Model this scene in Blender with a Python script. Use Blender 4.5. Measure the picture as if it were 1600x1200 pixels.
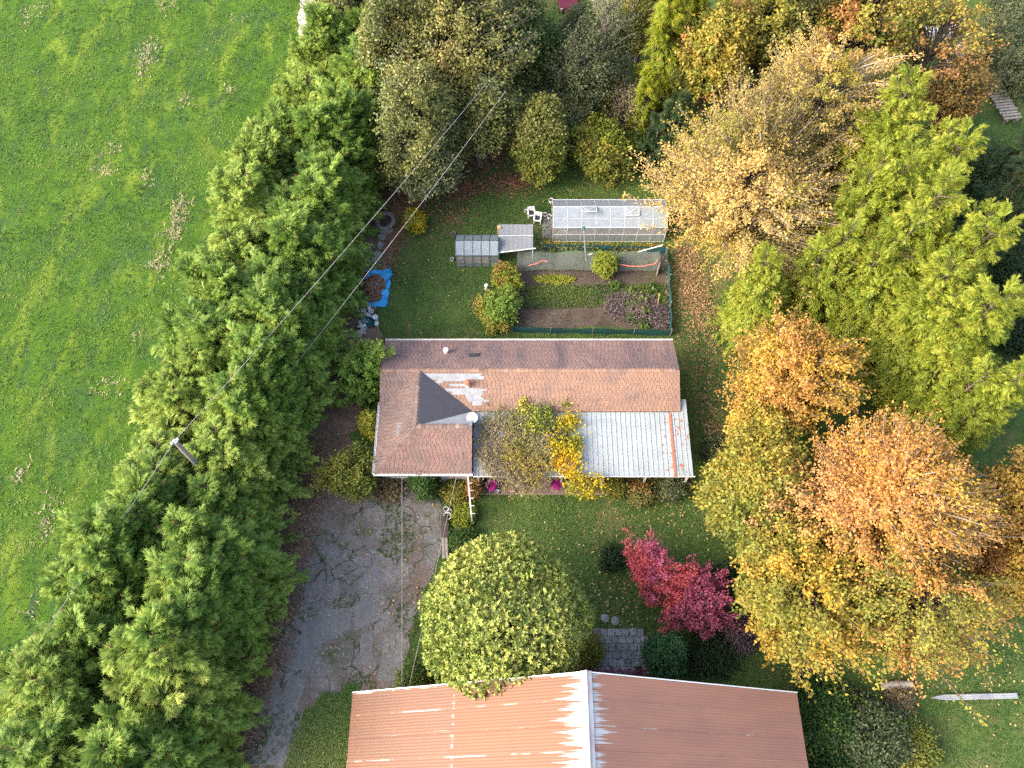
import bpy, math
import numpy as np
from mathutils import Vector, Matrix

# ------------------------------------------------------------------ camera, sky, sun, exposure
for _o in list(bpy.data.objects):
    bpy.data.objects.remove(_o)
scene = bpy.context.scene
COL = scene.collection
CAM_H, TILT, FPX = 48.0, math.radians(27.3), 1240.0      # drone height, tilt from straight down, focal length in photo pixels
cam_d = bpy.data.cameras.new('camera')
cam = bpy.data.objects.new('camera', cam_d); COL.objects.link(cam)
cam.location = (0, 0, CAM_H); cam.rotation_euler = (TILT, 0, 0)
cam_d.sensor_width = 36.0; cam_d.lens = FPX / 1600 * 36.0
cam_d.clip_start = 0.5; cam_d.clip_end = 3000
scene.camera = cam

SUN_EL, SUN_HEAD = math.radians(33), math.radians(250)    # low in the west-south-west
world = bpy.data.worlds.new('World'); scene.world = world; world.use_nodes = True
wn = world.node_tree.nodes; wl = world.node_tree.links
bg = wn['Background']; sky = wn.new('ShaderNodeTexSky')
sky.sky_type = 'NISHITA'; sky.sun_disc = False
sky.sun_elevation = SUN_EL; sky.sun_rotation = SUN_HEAD
sky.air_density = 1.0; sky.dust_density = 6.0; sky.ozone_density = 1.0
wl.new(sky.outputs[0], bg.inputs[0]); bg.inputs[1].default_value = 0.15
sun_d = bpy.data.lights.new('sun', 'SUN'); sun_d.energy = 0.8; sun_d.angle = math.radians(36)
sun_d.color = (1.0, 0.91, 0.78)
sun = bpy.data.objects.new('sun', sun_d); COL.objects.link(sun)
_sd = Vector((math.sin(SUN_HEAD) * math.cos(SUN_EL), math.cos(SUN_HEAD) * math.cos(SUN_EL), math.sin(SUN_EL)))
sun.rotation_euler = (-_sd).to_track_quat('-Z', 'Y').to_euler()
sun.location = _sd * 120
vs = scene.view_settings
vs.view_transform = 'Standard'; vs.look = 'None'; vs.gamma = 1.0; vs.use_curve_mapping = False
vs.exposure = 2.06
scene.render.engine = 'CYCLES'
scene.cycles.max_bounces = 5; scene.cycles.diffuse_bounces = 3; scene.cycles.glossy_bounces = 1; scene.cycles.transmission_bounces = 2; scene.cycles.transparent_max_bounces = 6
scene.cycles.caustics_reflective = False; scene.cycles.caustics_refractive = False
scene.cycles.use_denoising = False

# ------------------------------------------------------------------ helpers
RNG = np.random.default_rng(7)
CT, ST = math.cos(TILT), math.sin(TILT)
def at(px, py, z=0.0):
    """world point at height z under a pixel of the 1600x1200 survey photo"""
    dx, dy = (px - 800) / FPX, (600 - py) / FPX
    ry, rz = dy * CT + ST, dy * ST - CT
    t = (z - CAM_H) / rz
    return np.array((dx * t, ry * t, z))
def mpp(px, py, z=0.0):
    dy = (600 - py) / FPX
    return (z - CAM_H) / (dy * ST - CT) / FPX

def tag(o, label=None, cat=None, group=None, kind=None):
    if label: o['label'] = label
    if cat: o['category'] = cat
    if group: o['group'] = group
    if kind: o['kind'] = kind
    return o
def thing(name, label, cat, loc=(0, 0, 0), rz=0.0, group=None):
    o = bpy.data.objects.new(name, None); COL.objects.link(o)
    o.empty_display_size = 0.2
    o.location = tuple(float(v) for v in loc); o.rotation_euler = (0, 0, rz)
    return tag(o, label, cat, group)
def link(name, me, mat, parent=None):
    o = bpy.data.objects.new(name, me); COL.objects.link(o)
    if mat is not None and len(me.materials) == 0: me.materials.append(mat)
    if parent is not None: o.parent = parent
    return o
def copy_tree(o, parent=None):
    c = o.copy(); COL.objects.link(c)
    if parent is not None: c.parent = parent
    for ch in list(o.children): copy_tree(ch, c)
    return c

def npmesh(name, V, F, col=None, smooth=False):
    """V (n,3), F (m,k) with k 3 or 4, col (n,3) vertex base colour"""
    V = np.asarray(V, np.float32); F = np.asarray(F, np.int32)
    me = bpy.data.meshes.new(name); k = F.shape[1]
    me.vertices.add(len(V)); me.vertices.foreach_set('co', V.ravel())
    me.loops.add(F.size); me.loops.foreach_set('vertex_index', F.ravel())
    me.polygons.add(len(F))
    me.polygons.foreach_set('loop_start', np.arange(0, F.size, k, dtype=np.int32))
    me.polygons.foreach_set('loop_total', np.full(len(F), k, np.int32))
    if smooth: me.polygons.foreach_set('use_smooth', np.ones(len(F), bool))
    me.update(calc_edges=True)
    if col is not None:
        a = me.color_attributes.new('col', 'FLOAT_COLOR', 'POINT')
        c4 = np.ones((len(V), 4), np.float32); c4[:, :3] = np.clip(col, 0, 1)
        a.data.foreach_set('color', c4.ravel())
    return me

class MB:
    """collects polygons into one mesh"""
    def __init__(s): s.v = []; s.f = []; s.c = []
    def poly(s, pts, c=(1, 1, 1)):
        b = len(s.v); s.v += [tuple(map(float, p)) for p in pts]; s.c += [c] * len(pts)
        s.f.append(list(range(b, b + len(pts)))); return s
    def box(s, a, b, c=(1, 1, 1), M=None):
        (x0, y0, z0), (x1, y1, z1) = a, b
        p = [(x0,y0,z0),(x1,y0,z0),(x1,y1,z0),(x0,y1,z0),(x0,y0,z1),(x1,y0,z1),(x1,y1,z1),(x0,y1,z1)]
        if M is not None: p = [tuple(M @ Vector(q)) for q in p]
        k = len(s.v); s.v += p; s.c += [c] * 8
        s.f += [[k+i for i in q] for q in ((0,3,2,1),(4,5,6,7),(0,1,5,4),(1,2,6,5),(2,3,7,6),(3,0,4,7))]
        return s
    def bar(s, p, q, w, h=None, c=(1, 1, 1), up=(0, 0, 1)):
        """square bar from p to q"""
        h = h or w; p, q = Vector(p), Vector(q); d = (q - p); L = d.length
        if L < 1e-6: return s
        d /= L; u = Vector(up)
        if abs(d.dot(u)) > .97: u = Vector((0, 1, 0))
        x = d.cross(u).normalized(); y = x.cross(d)
        M = Matrix((( *x, 0), (*d, 0), (*y, 0), (0, 0, 0, 1))).transposed(); M.translation = p
        return s.box((-w/2, 0, -h/2), (w/2, L, h/2), c, M)
    def tube(s, pts, r, n=8, c=(1, 1, 1), cap=True):
        pts = [Vector(p) for p in pts]; rs = r if hasattr(r, '__len__') else [r] * len(pts)
        k = len(s.v)
        for i, p in enumerate(pts):
            d = (pts[min(i+1, len(pts)-1)] - pts[max(i-1, 0)]).normalized()
            u = Vector((0, 0, 1)) if abs(d.z) < .9 else Vector((1, 0, 0))
            x = d.cross(u).normalized(); y = d.cross(x)
            for j in range(n):
                a = 2 * math.pi * j / n
                s.v.append(tuple(p + (x * math.cos(a) + y * math.sin(a)) * rs[i])); s.c.append(c)
        for i in range(len(pts) - 1):
            for j in range(n):
                a, b = k + i*n + j, k + i*n + (j+1) % n
                s.f.append([a, b, b + n, a + n])
        if cap:
            s.f.append([k + j for j in range(n)][::-1]); s.f.append([k + (len(pts)-1)*n + j for j in range(n)])
        return s
    def lathe(s, prof, loc=(0, 0, 0), n=14, c=(1, 1, 1)):
        k = len(s.v); x, y, z = loc
        for r, h in prof:
            for j in range(n):
                a = 2 * math.pi * j / n
                s.v.append((x + r*math.cos(a), y + r*math.sin(a), z + h)); s.c.append(c)
        for i in range(len(prof) - 1):
            for j in range(n):
                a, b = k + i*n + j, k + i*n + (j+1) % n
                s.f.append([a, b, b + n, a + n])
        return s
    def mesh(s, name, smooth=False):
        me = bpy.data.meshes.new(name); me.from_pydata(s.v, [], s.f); me.update()
        if smooth: me.polygons.foreach_set('use_smooth', [True] * len(me.polygons))
        a = me.color_attributes.new('col', 'FLOAT_COLOR', 'POINT')
        a.data.foreach_set('color', np.array([(*c, 1) for c in s.c], np.float32).ravel())
        return me
    def build(s, name, mat, parent=None, smooth=False):
        return link(name, s.mesh(name, smooth), mat, parent)

def wave_noise(seed, dim=3, n=10, f0=1.0, f1=3.0):
    r = np.random.default_rng(seed); K = r.normal(size=(n, dim))
    K /= np.linalg.norm(K, axis=1, keepdims=True); K *= r.uniform(f0, f1, (n, 1)); ph = r.uniform(0, 6.28, n)
    return lambda P: np.cos(P @ K.T + ph).sum(1) / math.sqrt(n / 2)
def norm(v): return v / np.maximum(np.linalg.norm(v, axis=-1, keepdims=True), 1e-9)
def inpoly(P, poly):
    x, y = P[:, 0], P[:, 1]; c = np.zeros(len(P), bool); n = len(poly)
    for i in range(n):
        x0, y0 = poly[i][:2]; x1, y1 = poly[i-1][:2]
        if y0 == y1: continue
        c ^= ((y0 > y) != (y1 > y)) & (x < (x1 - x0) * (y - y0) / (y1 - y0) + x0)
    return c
def scatter(poly, n, rng):
    p = np.array([q[:2] for q in poly]); lo, hi = p.min(0), p.max(0); out = np.zeros((0, 2))
    while len(out) < n:
        q = rng.uniform(lo, hi, (n * 2, 2)); out = np.vstack([out, q[inpoly(q, poly)]])
    return out[:n]
def px_poly(pts, z=0.0): return [at(x, y, z) for x, y in pts]
def rough_outline(poly, step, amp, seed):
    """subdivide a closed outline and shake it, so that worn edges are never straight"""
    r = np.random.default_rng(seed); out = []
    n1 = wave_noise(seed, 2, 8, .4, 1.2); n2 = wave_noise(seed + 1, 2, 12, 2.5, 7)
    for i in range(len(poly)):
        a = np.array(poly[i][:2]); b = np.array(poly[(i+1) % len(poly)][:2])
        L = np.linalg.norm(b - a); k = max(1, int(min(L / step, 160)))
        for j in range(k): out.append(a + (b - a) * j / k)
    P = np.array(out); d = np.roll(P, -1, 0) - np.roll(P, 1, 0); nn = norm(np.stack([d[:, 1], -d[:, 0]], 1))
    return P + nn * (amp * (.6 * n1(P) + .35 * n2(P)))[:, None]
def sheet(name, outline, z, mat, parent=None, kind='structure'):
    mb = MB(); P = [(p[0], p[1], z) for p in outline]
    ar = sum(P[i-1][0]*P[i][1] - P[i][0]*P[i-1][1] for i in range(len(P)))
    mb.poly(P if ar > 0 else P[::-1])
    o = mb.build(name, mat, parent)
    if parent is None: tag(o, kind=kind)
    return o

# ------------------------------------------------------------------ materials
def new_mat(name):
    m = bpy.data.materials.new(name); m.use_nodes = True
    return m, m.node_tree.nodes, m.node_tree.links, m.node_tree.nodes['Principled BSDF']
def tex(nt, ln, scale, detail=5, rough=.6, dist=0.0, vec=None, stretch=None, rot=0.0):
    tc = nt.new('ShaderNodeNewGeometry'); v = tc.outputs['Position']       # world place, so that copies never repeat a pattern
    if stretch:
        mp = nt.new('ShaderNodeMapping'); mp.inputs['Scale'].default_value = stretch; mp.inputs['Rotation'].default_value = (0, 0, rot)
        ln.new(v, mp.inputs[0]); v = mp.outputs[0]
    n = nt.new('ShaderNodeTexNoise'); n.inputs['Scale'].default_value = scale; n.inputs['Detail'].default_value = detail
    n.inputs['Roughness'].default_value = rough; n.inputs['Distortion'].default_value = dist
    ln.new(v, n.inputs['Vector']); return n.outputs['Fac']
def ramp(nt, ln, fac, stops):
    r = nt.new('ShaderNodeValToRGB'); e = r.color_ramp.elements
    while len(e) < len(stops): e.new(.5)
    for k, (p, c) in enumerate(stops): e[k].position = p; e[k].color = (*c, 1)
    ln.new(fac, r.inputs[0]); return r.outputs[0]
def mixc(nt, ln, fac, a, b, mode='MIX'):
    m = nt.new('ShaderNodeMix'); m.data_type = 'RGBA'; m.blend_type = mode
    for s, v in ((0, fac), (6, a), (7, b)):
        if hasattr(v, 'is_output'): ln.new(v, m.inputs[s])
        else: m.inputs[s].default_value = v if s == 0 else (*v, 1)
    return m.outputs[2]
def bumpit(nt, ln, p, fac, strength, dist):
    b = nt.new('ShaderNodeBump'); b.inputs['Strength'].default_value = strength; b.inputs['Distance'].default_value = dist
    ln.new(fac, b.inputs['Height']); ln.new(b.outputs[0], p.inputs['Normal'])
def pm(name, c1, c2=None, scale=3.0, rough=.7, bump=.0, dist=.02, metal=0.0, attr=False, stretch=None, detail=6, contrast=.2):
    """worn surface: two tones broken up by noise, times the vertex colour when attr"""
    m, nt, ln, p = new_mat(name); c2 = c2 or tuple(v * .72 for v in c1)
    f = tex(nt, ln, scale, detail, .65, .2, stretch=stretch)
    c = ramp(nt, ln, f, [(.5 - contrast, c1), (.5 + contrast, c2)])
    if attr:
        a = nt.new('ShaderNodeVertexColor'); a.layer_name = 'col'
        c = mixc(nt, ln, 1.0, c, a.outputs[0], 'MULTIPLY')
    ln.new(c, p.inputs['Base Color']); p.inputs['Roughness'].default_value = rough; p.inputs['Metallic'].default_value = metal
    if bump: bumpit(nt, ln, p, tex(nt, ln, scale * 6, 4), bump, dist)
    return m
def leaf_mat(name, trans=.35, rough=.55):
    m, nt, ln, p = new_mat(name)
    a = nt.new('ShaderNodeVertexColor'); a.layer_name = 'col'
    ln.new(a.outputs[0], p.inputs['Base Color']); p.inputs['Roughness'].default_value = rough
    p.inputs['Specular IOR Level'].default_value = .3
    t = nt.new('ShaderNodeBsdfTranslucent'); ln.new(a.outputs[0], t.inputs[0])
    mx = nt.new('ShaderNodeMixShader'); mx.inputs[0].default_value = trans
    ln.new(p.outputs[0], mx.inputs[1]); ln.new(t.outputs[0], mx.inputs[2])
    ln.new(mx.outputs[0], nt['Material Output'].inputs[0]); return m
def sheer(name, c, alpha, rough=.5, trans=.3, scale=3):
    """net, fleece or twin-wall plastic: partly open, partly scattering"""
    m, nt, ln, p = new_mat(name)
    f = tex(nt, ln, scale, 5); cc = ramp(nt, ln, f, [(.3, tuple(v * .85 for v in c)), (.7, c)])
    ln.new(cc, p.inputs['Base Color']); p.inputs['Roughness'].default_value = rough
    t = nt.new('ShaderNodeBsdfTranslucent'); ln.new(cc, t.inputs[0])
    mx = nt.new('ShaderNodeMixShader'); mx.inputs[0].default_value = trans
    ln.new(p.outputs[0], mx.inputs[1]); ln.new(t.outputs[0], mx.inputs[2])
    tr = nt.new('ShaderNodeBsdfTransparent'); m2 = nt.new('ShaderNodeMixShader'); m2.inputs[0].default_value = alpha
    ln.new(tr.outputs[0], m2.inputs[1]); ln.new(mx.outputs[0], m2.inputs[2])
    ln.new(m2.outputs[0], nt['Material Output'].inputs[0]); return m

M = {}
M['leaf'] = leaf_mat('leaf'); M['needle'] = leaf_mat('needle', .38, .55); M['gloss_leaf'] = leaf_mat('gloss_leaf', .2, .38)
M['grass'] = leaf_mat('grass_blade', .3, .6); M['litter'] = leaf_mat('fallen_leaf', .1, .8)
M['bark'] = pm('bark', (.16, .12, .09), (.07, .055, .045), 6, .9, .5, .03)
M['pale_bark'] = pm('pale_bark', (.36, .32, .27), (.2, .17, .14), 6, .9, .3, .02)
M['white'] = pm('white_paint', (.8, .8, .78), (.6, .6, .58), 4, .5)
M['white_plastic'] = pm('white_plastic', (.78, .78, .77), (.62, .62, .6), 8, .4)
M['dark'] = pm('dark_plastic', (.03, .03, .035), (.015, .015, .018), 8, .5)
M['wood'] = pm('weathered_wood', (.30, .25, .2), (.16, .13, .1), 5, .85, .4, .01, stretch=(1, 8, 8))
M['dark_wood'] = pm('dark_wood', (.07, .045, .04), (.035, .025, .022), 5, .8, .3, .01)
M['new_wood'] = pm('new_wood', (.5, .33, .15), (.36, .23, .1), 5, .75)
M['stone'] = pm('stone', (.30, .29, .28), (.16, .155, .15), 4, .9, .5, .03)
M['metal'] = pm('galvanised', (.5, .5, .5), (.35, .35, .35), 5, .45, metal=.6)
M['green_metal'] = pm('green_frame', (.05, .1, .08), (.03, .07, .06), 5, .5)
M['magenta'] = pm('magenta_cloth', (.38, .015, .2), (.27, .01, .14), 6, .7)
M['teal'] = pm('teal_plastic', (.02, .12, .13), (.015, .08, .09), 6, .45)
M['pink'] = pm('pink_rope', (.75, .22, .16), (.6, .15, .1), 6, .7)
M['blue_tarp'] = pm('blue_tarp', (.02, .27, .62), (.05, .40, .75), 5, .4, .6, .03)
M['wall'] = pm('house_siding', (.55, .52, .46), (.42, .4, .36), 2, .8)
M['glass'] = pm('window_glass', (.03, .04, .05), (.02, .025, .03), 2, .06)
M['gutter'] = pm('gutter_white', (.72, .72, .7), (.5, .5, .48), 6, .5)
M['soil'] = pm('soil', (.085, .06, .045), (.04, .03, .024), 2.2, .95, .8, .06)
M['terracotta'] = pm('rusty_flue', (.42, .15, .08), (.22, .08, .05), 7, .8)
M['clad_red'] = pm('red_paint', (.13, .012, .03), (.10, .01, .025), 3, .35)

# ------------------------------------------------------------------ ground
def ground_mat(name, stops, s1, s2, bump, patches=None, dist=.08, s3=14, stretch=None, cracks=0.0):
    """grassy or gravelly ground: tone from two noise sizes, patches = [(colour, scale, threshold, softness)]"""
    m, nt, ln, p = new_mat(name)
    a = tex(nt, ln, s1, 6, .65, .3, stretch=stretch); b = tex(nt, ln, s2, 6, .7, .2, stretch=stretch)
    mm = nt.new('ShaderNodeMath'); mm.operation = 'MULTIPLY_ADD'; mm.inputs[1].default_value = .5
    ln.new(a, mm.inputs[0])
    h = nt.new('ShaderNodeMath'); h.operation = 'MULTIPLY'; h.inputs[1].default_value = .5; ln.new(b, h.inputs[0]); ln.new(h.outputs[0], mm.inputs[2])
    c = ramp(nt, ln, mm.outputs[0], stops)
    for col, sc, th, so, *st in patches or []:
        f = ramp(nt, ln, tex(nt, ln, sc, 7, .7, .6, stretch=st[0] if st else None, rot=st[1] if st else 0.0), [(th, (0, 0, 0)), (min(th + so, 1), (1, 1, 1))])
        c = mixc(nt, ln, f, c, col)
    if cracks:      # broken paving: weedy cracks between irregular plates
        vo = nt.new('ShaderNodeTexVoronoi'); vo.feature = 'DISTANCE_TO_EDGE'; vo.inputs['Scale'].default_value = cracks
        ge = nt.new('ShaderNodeNewGeometry'); wv = nt.new('ShaderNodeTexNoise'); wv.inputs['Scale'].default_value = 1.3; wv.inputs['Detail'].default_value = 4
        va = nt.new('ShaderNodeVectorMath'); va.operation = 'MULTIPLY_ADD'; va.inputs[1].default_value = (.9, .9, 0); ln.new(ge.outputs['Position'], wv.inputs['Vector'])
        ln.new(wv.outputs['Color'], va.inputs[0]); ln.new(ge.outputs['Position'], va.inputs[2]); ln.new(va.outputs[0], vo.inputs['Vector'])
        cf = ramp(nt, ln, vo.outputs['Distance'], [(.012, (1, 1, 1)), (.03, (0, 0, 0))])
        gate = ramp(nt, ln, tex(nt, ln, .5, 5, .7), [(.42, (0, 0, 0)), (.55, (1, 1, 1))])
        cm = mixc(nt, ln, 1.0, cf, gate, 'MULTIPLY'); c = mixc(nt, ln, cm, c, (.05, .055, .03))
    ln.new(c, p.inputs['Base Color']); p.inputs['Roughness'].default_value = .95; p.inputs['Specular IOR Level'].default_value = .15
    bumpit(nt, ln, p, tex(nt, ln, s3, 6, .75), bump, dist); return m
M['lawn'] = ground_mat('lawn', [(.36, (.035, .065, .018)), (.5, (.062, .105, .024)), (.64, (.10, .15, .035))], .5, 3.5, .9,
                       [((.16, .135, .06), .22, .52, .2), ((.15, .085, .05), 1.1, .60, .16)])
M['field'] = ground_mat('field', [(.34, (.032, .08, .011)), (.5, (.058, .128, .013)), (.66, (.10, .18, .018))], .35, 2.2, 1.0,
                        [((.045, .10, .03), .22, .5, .2), ((.15, .22, .025), .5, .52, .14, (1, .3, 1), .5), ((.04, .085, .03), 1.1, .54, .12, (1, .35, 1), .6), ((.24, .23, .10), .9, .64, .12, (1, .4, 1), .5)], .15)
M['drive'] = ground_mat('gravel', [(.35, (.11, .10, .09)), (.5, (.175, .162, .15)), (.64, (.265, .25, .232))], .8, 5, .6,
                        [((.08, .09, .04), .45, .52, .14), ((.16, .112, .085), .3, .46, .2), ((.21, .20, .19), .7, .56, .06), ((.075, .085, .04), 1.6, .58, .10)], .04, 30, cracks=.75)
M['slab'] = ground_mat('old_concrete', [(.35, (.13, .125, .12)), (.5, (.18, .173, .165)), (.65, (.24, .23, .22))], .9, 4, .4,
                       [((.13, .14, .08), .9, .54, .14), ((.2, .15, .11), 1.5, .58, .12)], .02, 40)
M['track'] = ground_mat('farm_track', [(.35, (.3, .27, .22)), (.5, (.42, .38, .33)), (.65, (.5, .46, .4))], .7, 5, .5, None, .05)
M['verge'] = ground_mat('needle_duff', [(.35, (.11, .075, .055)), (.5, (.19, .125, .09)), (.65, (.28, .19, .14))], .8, 5, .8,
                        [((.05, .07, .02), .6, .6, .15)], .05)
M['bed'] = ground_mat('tilled_soil', [(.35, (.05, .038, .030)), (.5, (.088, .068, .053)), (.65, (.135, .108, .085))], .9, 6, 1.0,
                      [((.06, .085, .02), .55, .56, .16)], .1)
M['paver'] = pm('paver', (.27, .265, .265), (.17, .17, .17), 3, .9, .4, .01, attr=True)
M['tile'] = pm('patio_tile', (.26, .17, .14), (.16, .11, .095), 3, .85, .3, .01, attr=True)

sheet('ground', [(-600, -500), (600, -500), (600, 900), (-600, 900)], 0.0, M['lawn'])
HE_PX = [(262, 1260), (285, 1180), (355, 960), (405, 770), (455, 640), (492, 480), (534, 330), (588, 230), (622, 130), (638, 30), (646, -60), (650, -140)]
HE = np.array([at(*p)[:2] for p in HE_PX])                  # driveway-side row of the hedge
HE = np.vstack([HE[0] + (HE[0] - HE[1]) * 4, HE])
_d = np.gradient(HE, axis=0); _n = norm(np.stack([-_d[:, 1], _d[:, 0]], 1))
HW = HE + _n * (3.3 + 1.2 * np.clip((30 - HE[:, 1]) / 24, 0, 1))[:, None]                                          # field-side row
FIELD = [tuple(p) for p in HW + _n * .2] + [tuple(HW[-1] + (0, 200)), (-400, 400), (-400, -300), tuple(HW[0] + (0, -200))]
sheet('field', rough_outline(FIELD, 1.0, .25, 5), .006, M['field'])
VERGE = [tuple(p) for p in HE + _n * 3] + [tuple(p) for p in (HE - _n * 4.6)[::-1]]
sheet('hedge_verge', rough_outline(VERGE, .6, .5, 6), .004, M['verge'])
DRIVE = px_poly([(505, 700), (560, 770), (600, 765), (640, 752), (668, 770), (690, 795), (694, 860), (668, 905), (655, 980), (640, 1075), (575, 1085), (520, 1085), (478, 1110), (455, 1190), (430, 1320), (250, 1400), (330, 1230), (385, 1080), (425, 960), (455, 860), (485, 760)])
sheet('driveway', rough_outline(DRIVE, .5, .35, 8), .010, M['drive'])
sheet('farm_track', rough_outline(px_poly([(468, -300), (472, -60), (468, 20), (466, 110), (478, 150), (498, 60), (510, 0), (520, -120), (530, -300)]), .6, .25, 9), .012, M['track'])
BED = px_poly([(812, 402), (1042, 396), (1050, 515), (806, 512)])
sheet('garden_bed', rough_outline(BED, .5, .15, 10), .010, M['bed'])
# pale plates of old concrete showing in the drive
dr = [o for o in bpy.data.objects if o.name == 'driveway'][0]
for k, pts in enumerate([[(590, 862), (604, 862), (590, 930), (586, 965), (556, 985), (554, 968), (572, 905)], [(566, 990), (582, 984), (582, 1040), (562, 1036)],
                         [(478, 952), (552, 948), (545, 985), (505, 1005), (482, 1050), (460, 1046)], [(600, 1000), (628, 1004), (624, 1060), (590, 1064)],
                         [(455, 1052), (482, 1058), (440, 1190), (405, 1196)]]):
    o = sheet('concrete_slab', rough_outline(px_poly(pts), .15, .07, 20 + k), .014 + .003 * k, M['slab'], dr)

# ------------------------------------------------------------------ foliage machinery
def P3(*c): return np.array(c, float)
PAL = dict(
    hedge=P3((.085, .165, .03), (.145, .255, .04), (.23, .35, .055), (.37, .45, .085)),
    hedge_sunlit_gold=P3((.105, .185, .03), (.19, .29, .045), (.31, .41, .07), (.48, .54, .13)),
    cedar=P3((.10, .16, .018), (.19, .25, .024), (.29, .33, .034), (.40, .41, .06)),
    lime=P3((.10, .155, .014), (.17, .23, .016), (.27, .31, .022), (.35, .32, .03)),
    olive=P3((.09, .11, .03), (.16, .175, .045), (.26, .25, .07), (.34, .25, .10)),
    grey_green=P3((.07, .095, .045), (.12, .15, .065), (.17, .19, .08), (.23, .22, .08)),
    holly=P3((.095, .155, .04), (.205, .27, .06), (.325, .375, .085), (.42, .43, .11)),
    tan=P3((.24, .20, .05), (.42, .31, .09), (.56, .40, .13), (.60, .34, .12)),
    orange=P3((.22, .19, .035), (.42, .25, .05), (.52, .26, .07), (.55, .30, .12)),
    gold=P3((.18, .18, .03), (.36, .26, .05), (.50, .32, .05), (.56, .32, .035)),
    rust=P3((.16, .13, .04), (.28, .18, .05), (.38, .20, .06), (.44, .20, .08)),
    olive_gold=P3((.12, .16, .028), (.22, .235, .04), (.33, .28, .045), (.44, .28, .05)),
    green=P3((.03, .075, .018), (.05, .11, .022), (.09, .15, .03), (.13, .19, .03)),
    blue_green=P3((.02, .07, .03), (.03, .10, .04), (.05, .13, .045), (.08, .17, .05)),
    dark=P3((.02, .045, .015), (.03, .065, .022), (.05, .08, .03), (.07, .10, .03)),
    red=P3((.36, .06, .07), (.52, .09, .10), (.62, .12, .125), (.55, .16, .12)),
    crimson=P3((.26, .06, .10), (.40, .085, .155), (.50, .12, .20), (.56, .11, .14)),
    yellow=P3((.25, .25, .03), (.45, .36, .015), (.62, .42, .012), (.66, .36, .01)),
    yellow_green=P3((.12, .17, .025), (.21, .26, .03), (.33, .34, .04), (.46, .40, .05)),
    dry=P3((.20, .15, .08), (.30, .22, .12), (.34, .28, .13), (.26, .27, .09)),
    purple=P3((.09, .06, .07), (.14, .095, .11), (.20, .15, .16), (.22, .18, .14)))
def pick(pal, t):
    p = PAL[pal]; t = np.clip(t, 0, .9999) * (len(p) - 1); i = t.astype(int); f = (t - i)[:, None]
    return p[i] * (1 - f) + p[i + 1] * f

def leaves(pos, d, nrm, L, W, col):
    """folded diamond leaves -> V, F, C"""
    n = len(pos); d = norm(d); side = norm(np.cross(nrm, d)); up = np.cross(d, side)
    L = np.broadcast_to(np.asarray(L, float), (n,))[:, None]; W = np.broadcast_to(np.asarray(W, float), (n,))[:, None]
    V = np.stack([pos, pos + d * L * .45 + side * W * .5 + up * W * .15, pos + d * L - up * L * .12, pos + d * L * .45 - side * W * .5 + up * W * .15], 1)
    F = np.arange(n * 4).reshape(n, 4)
    return V.reshape(-1, 3), F, np.repeat(col, 4, 0)
def tubes(Pt, R, sides=4):
    """Pt (N,S,3), R (N,S)"""
    N, S, _ = Pt.shape; d = norm(np.gradient(Pt, axis=1))
    ref = np.where(np.abs(d[..., 2:3]) < .9, np.array([0, 0, 1.]), np.array([1., 0, 0]))
    x = norm(np.cross(d, ref)); y = np.cross(d, x)
    a = np.arange(sides) * 2 * math.pi / sides
    V = Pt[:, :, None] + (x[:, :, None] * np.cos(a)[:, None] + y[:, :, None] * np.sin(a)[:, None]) * R[:, :, None, None]
    idx = np.arange(N * S * sides).reshape(N, S, sides); b = np.roll(idx, -1, 2)
    F = np.stack([idx[:, :-1], b[:, :-1], b[:, 1:], idx[:, 1:]], -1).reshape(-1, 4)
    return V.reshape(-1, 3), F

# one feathery spray, drawn flat: rachis along x, leaflets to both sides
def spray_template(npair=4):
    V = []; F = []; S = []
    def blade(p, d, L, W):
        p = np.array(p, float); d = np.array(d, float) / np.linalg.norm(d); s = np.array([-d[1], d[0]]); k = len(V)
        for q in (p - s * W / 2, p + s * W / 2, p + d * L):
            V.append((q[0], q[1], -.28 * q[0] ** 2 - .25 * abs(q[1]))); S.append(min(1, q[0] * .6 + abs(q[1]) * 1.2))
        F.append([k, k+1, k+2])
    blade((0, 0), (1, 0), 1.05, .10)
    for i in range(npair):
        s = .06 + .84 * i / npair
        for sg in (-1, 1): blade((s + (.05 if sg > 0 else 0), 0), (1, sg * (.95 - .45 * s)), .15 + .29 * math.sin(math.pi * min(1, .25 + .75 * (1 - s))), .13)
    return np.array(V), np.array(F), np.array(S)
SPV, SPF, SPS = spray_template()
def sprays(pos, d, up, size, col, tipcol):
    n = len(pos); d = norm(d); side = norm(np.cross(up, d)); u = np.cross(d, side); k = len(SPV)
    sz = size[:, None, None]
    V = pos[:, None] + sz * (d[:, None] * SPV[None, :, 0:1] + side[:, None] * SPV[None, :, 1:2] + u[:, None] * SPV[None, :, 2:3])
    F = (SPF[None] + (np.arange(n) * k)[:, None, None]).reshape(-1, 3)
    C = col[:, None] * (1 - SPS[None, :, None]) + tipcol[:, None] * SPS[None, :, None]
    return V.reshape(-1, 3), F, C.reshape(-1, 3)

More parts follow.
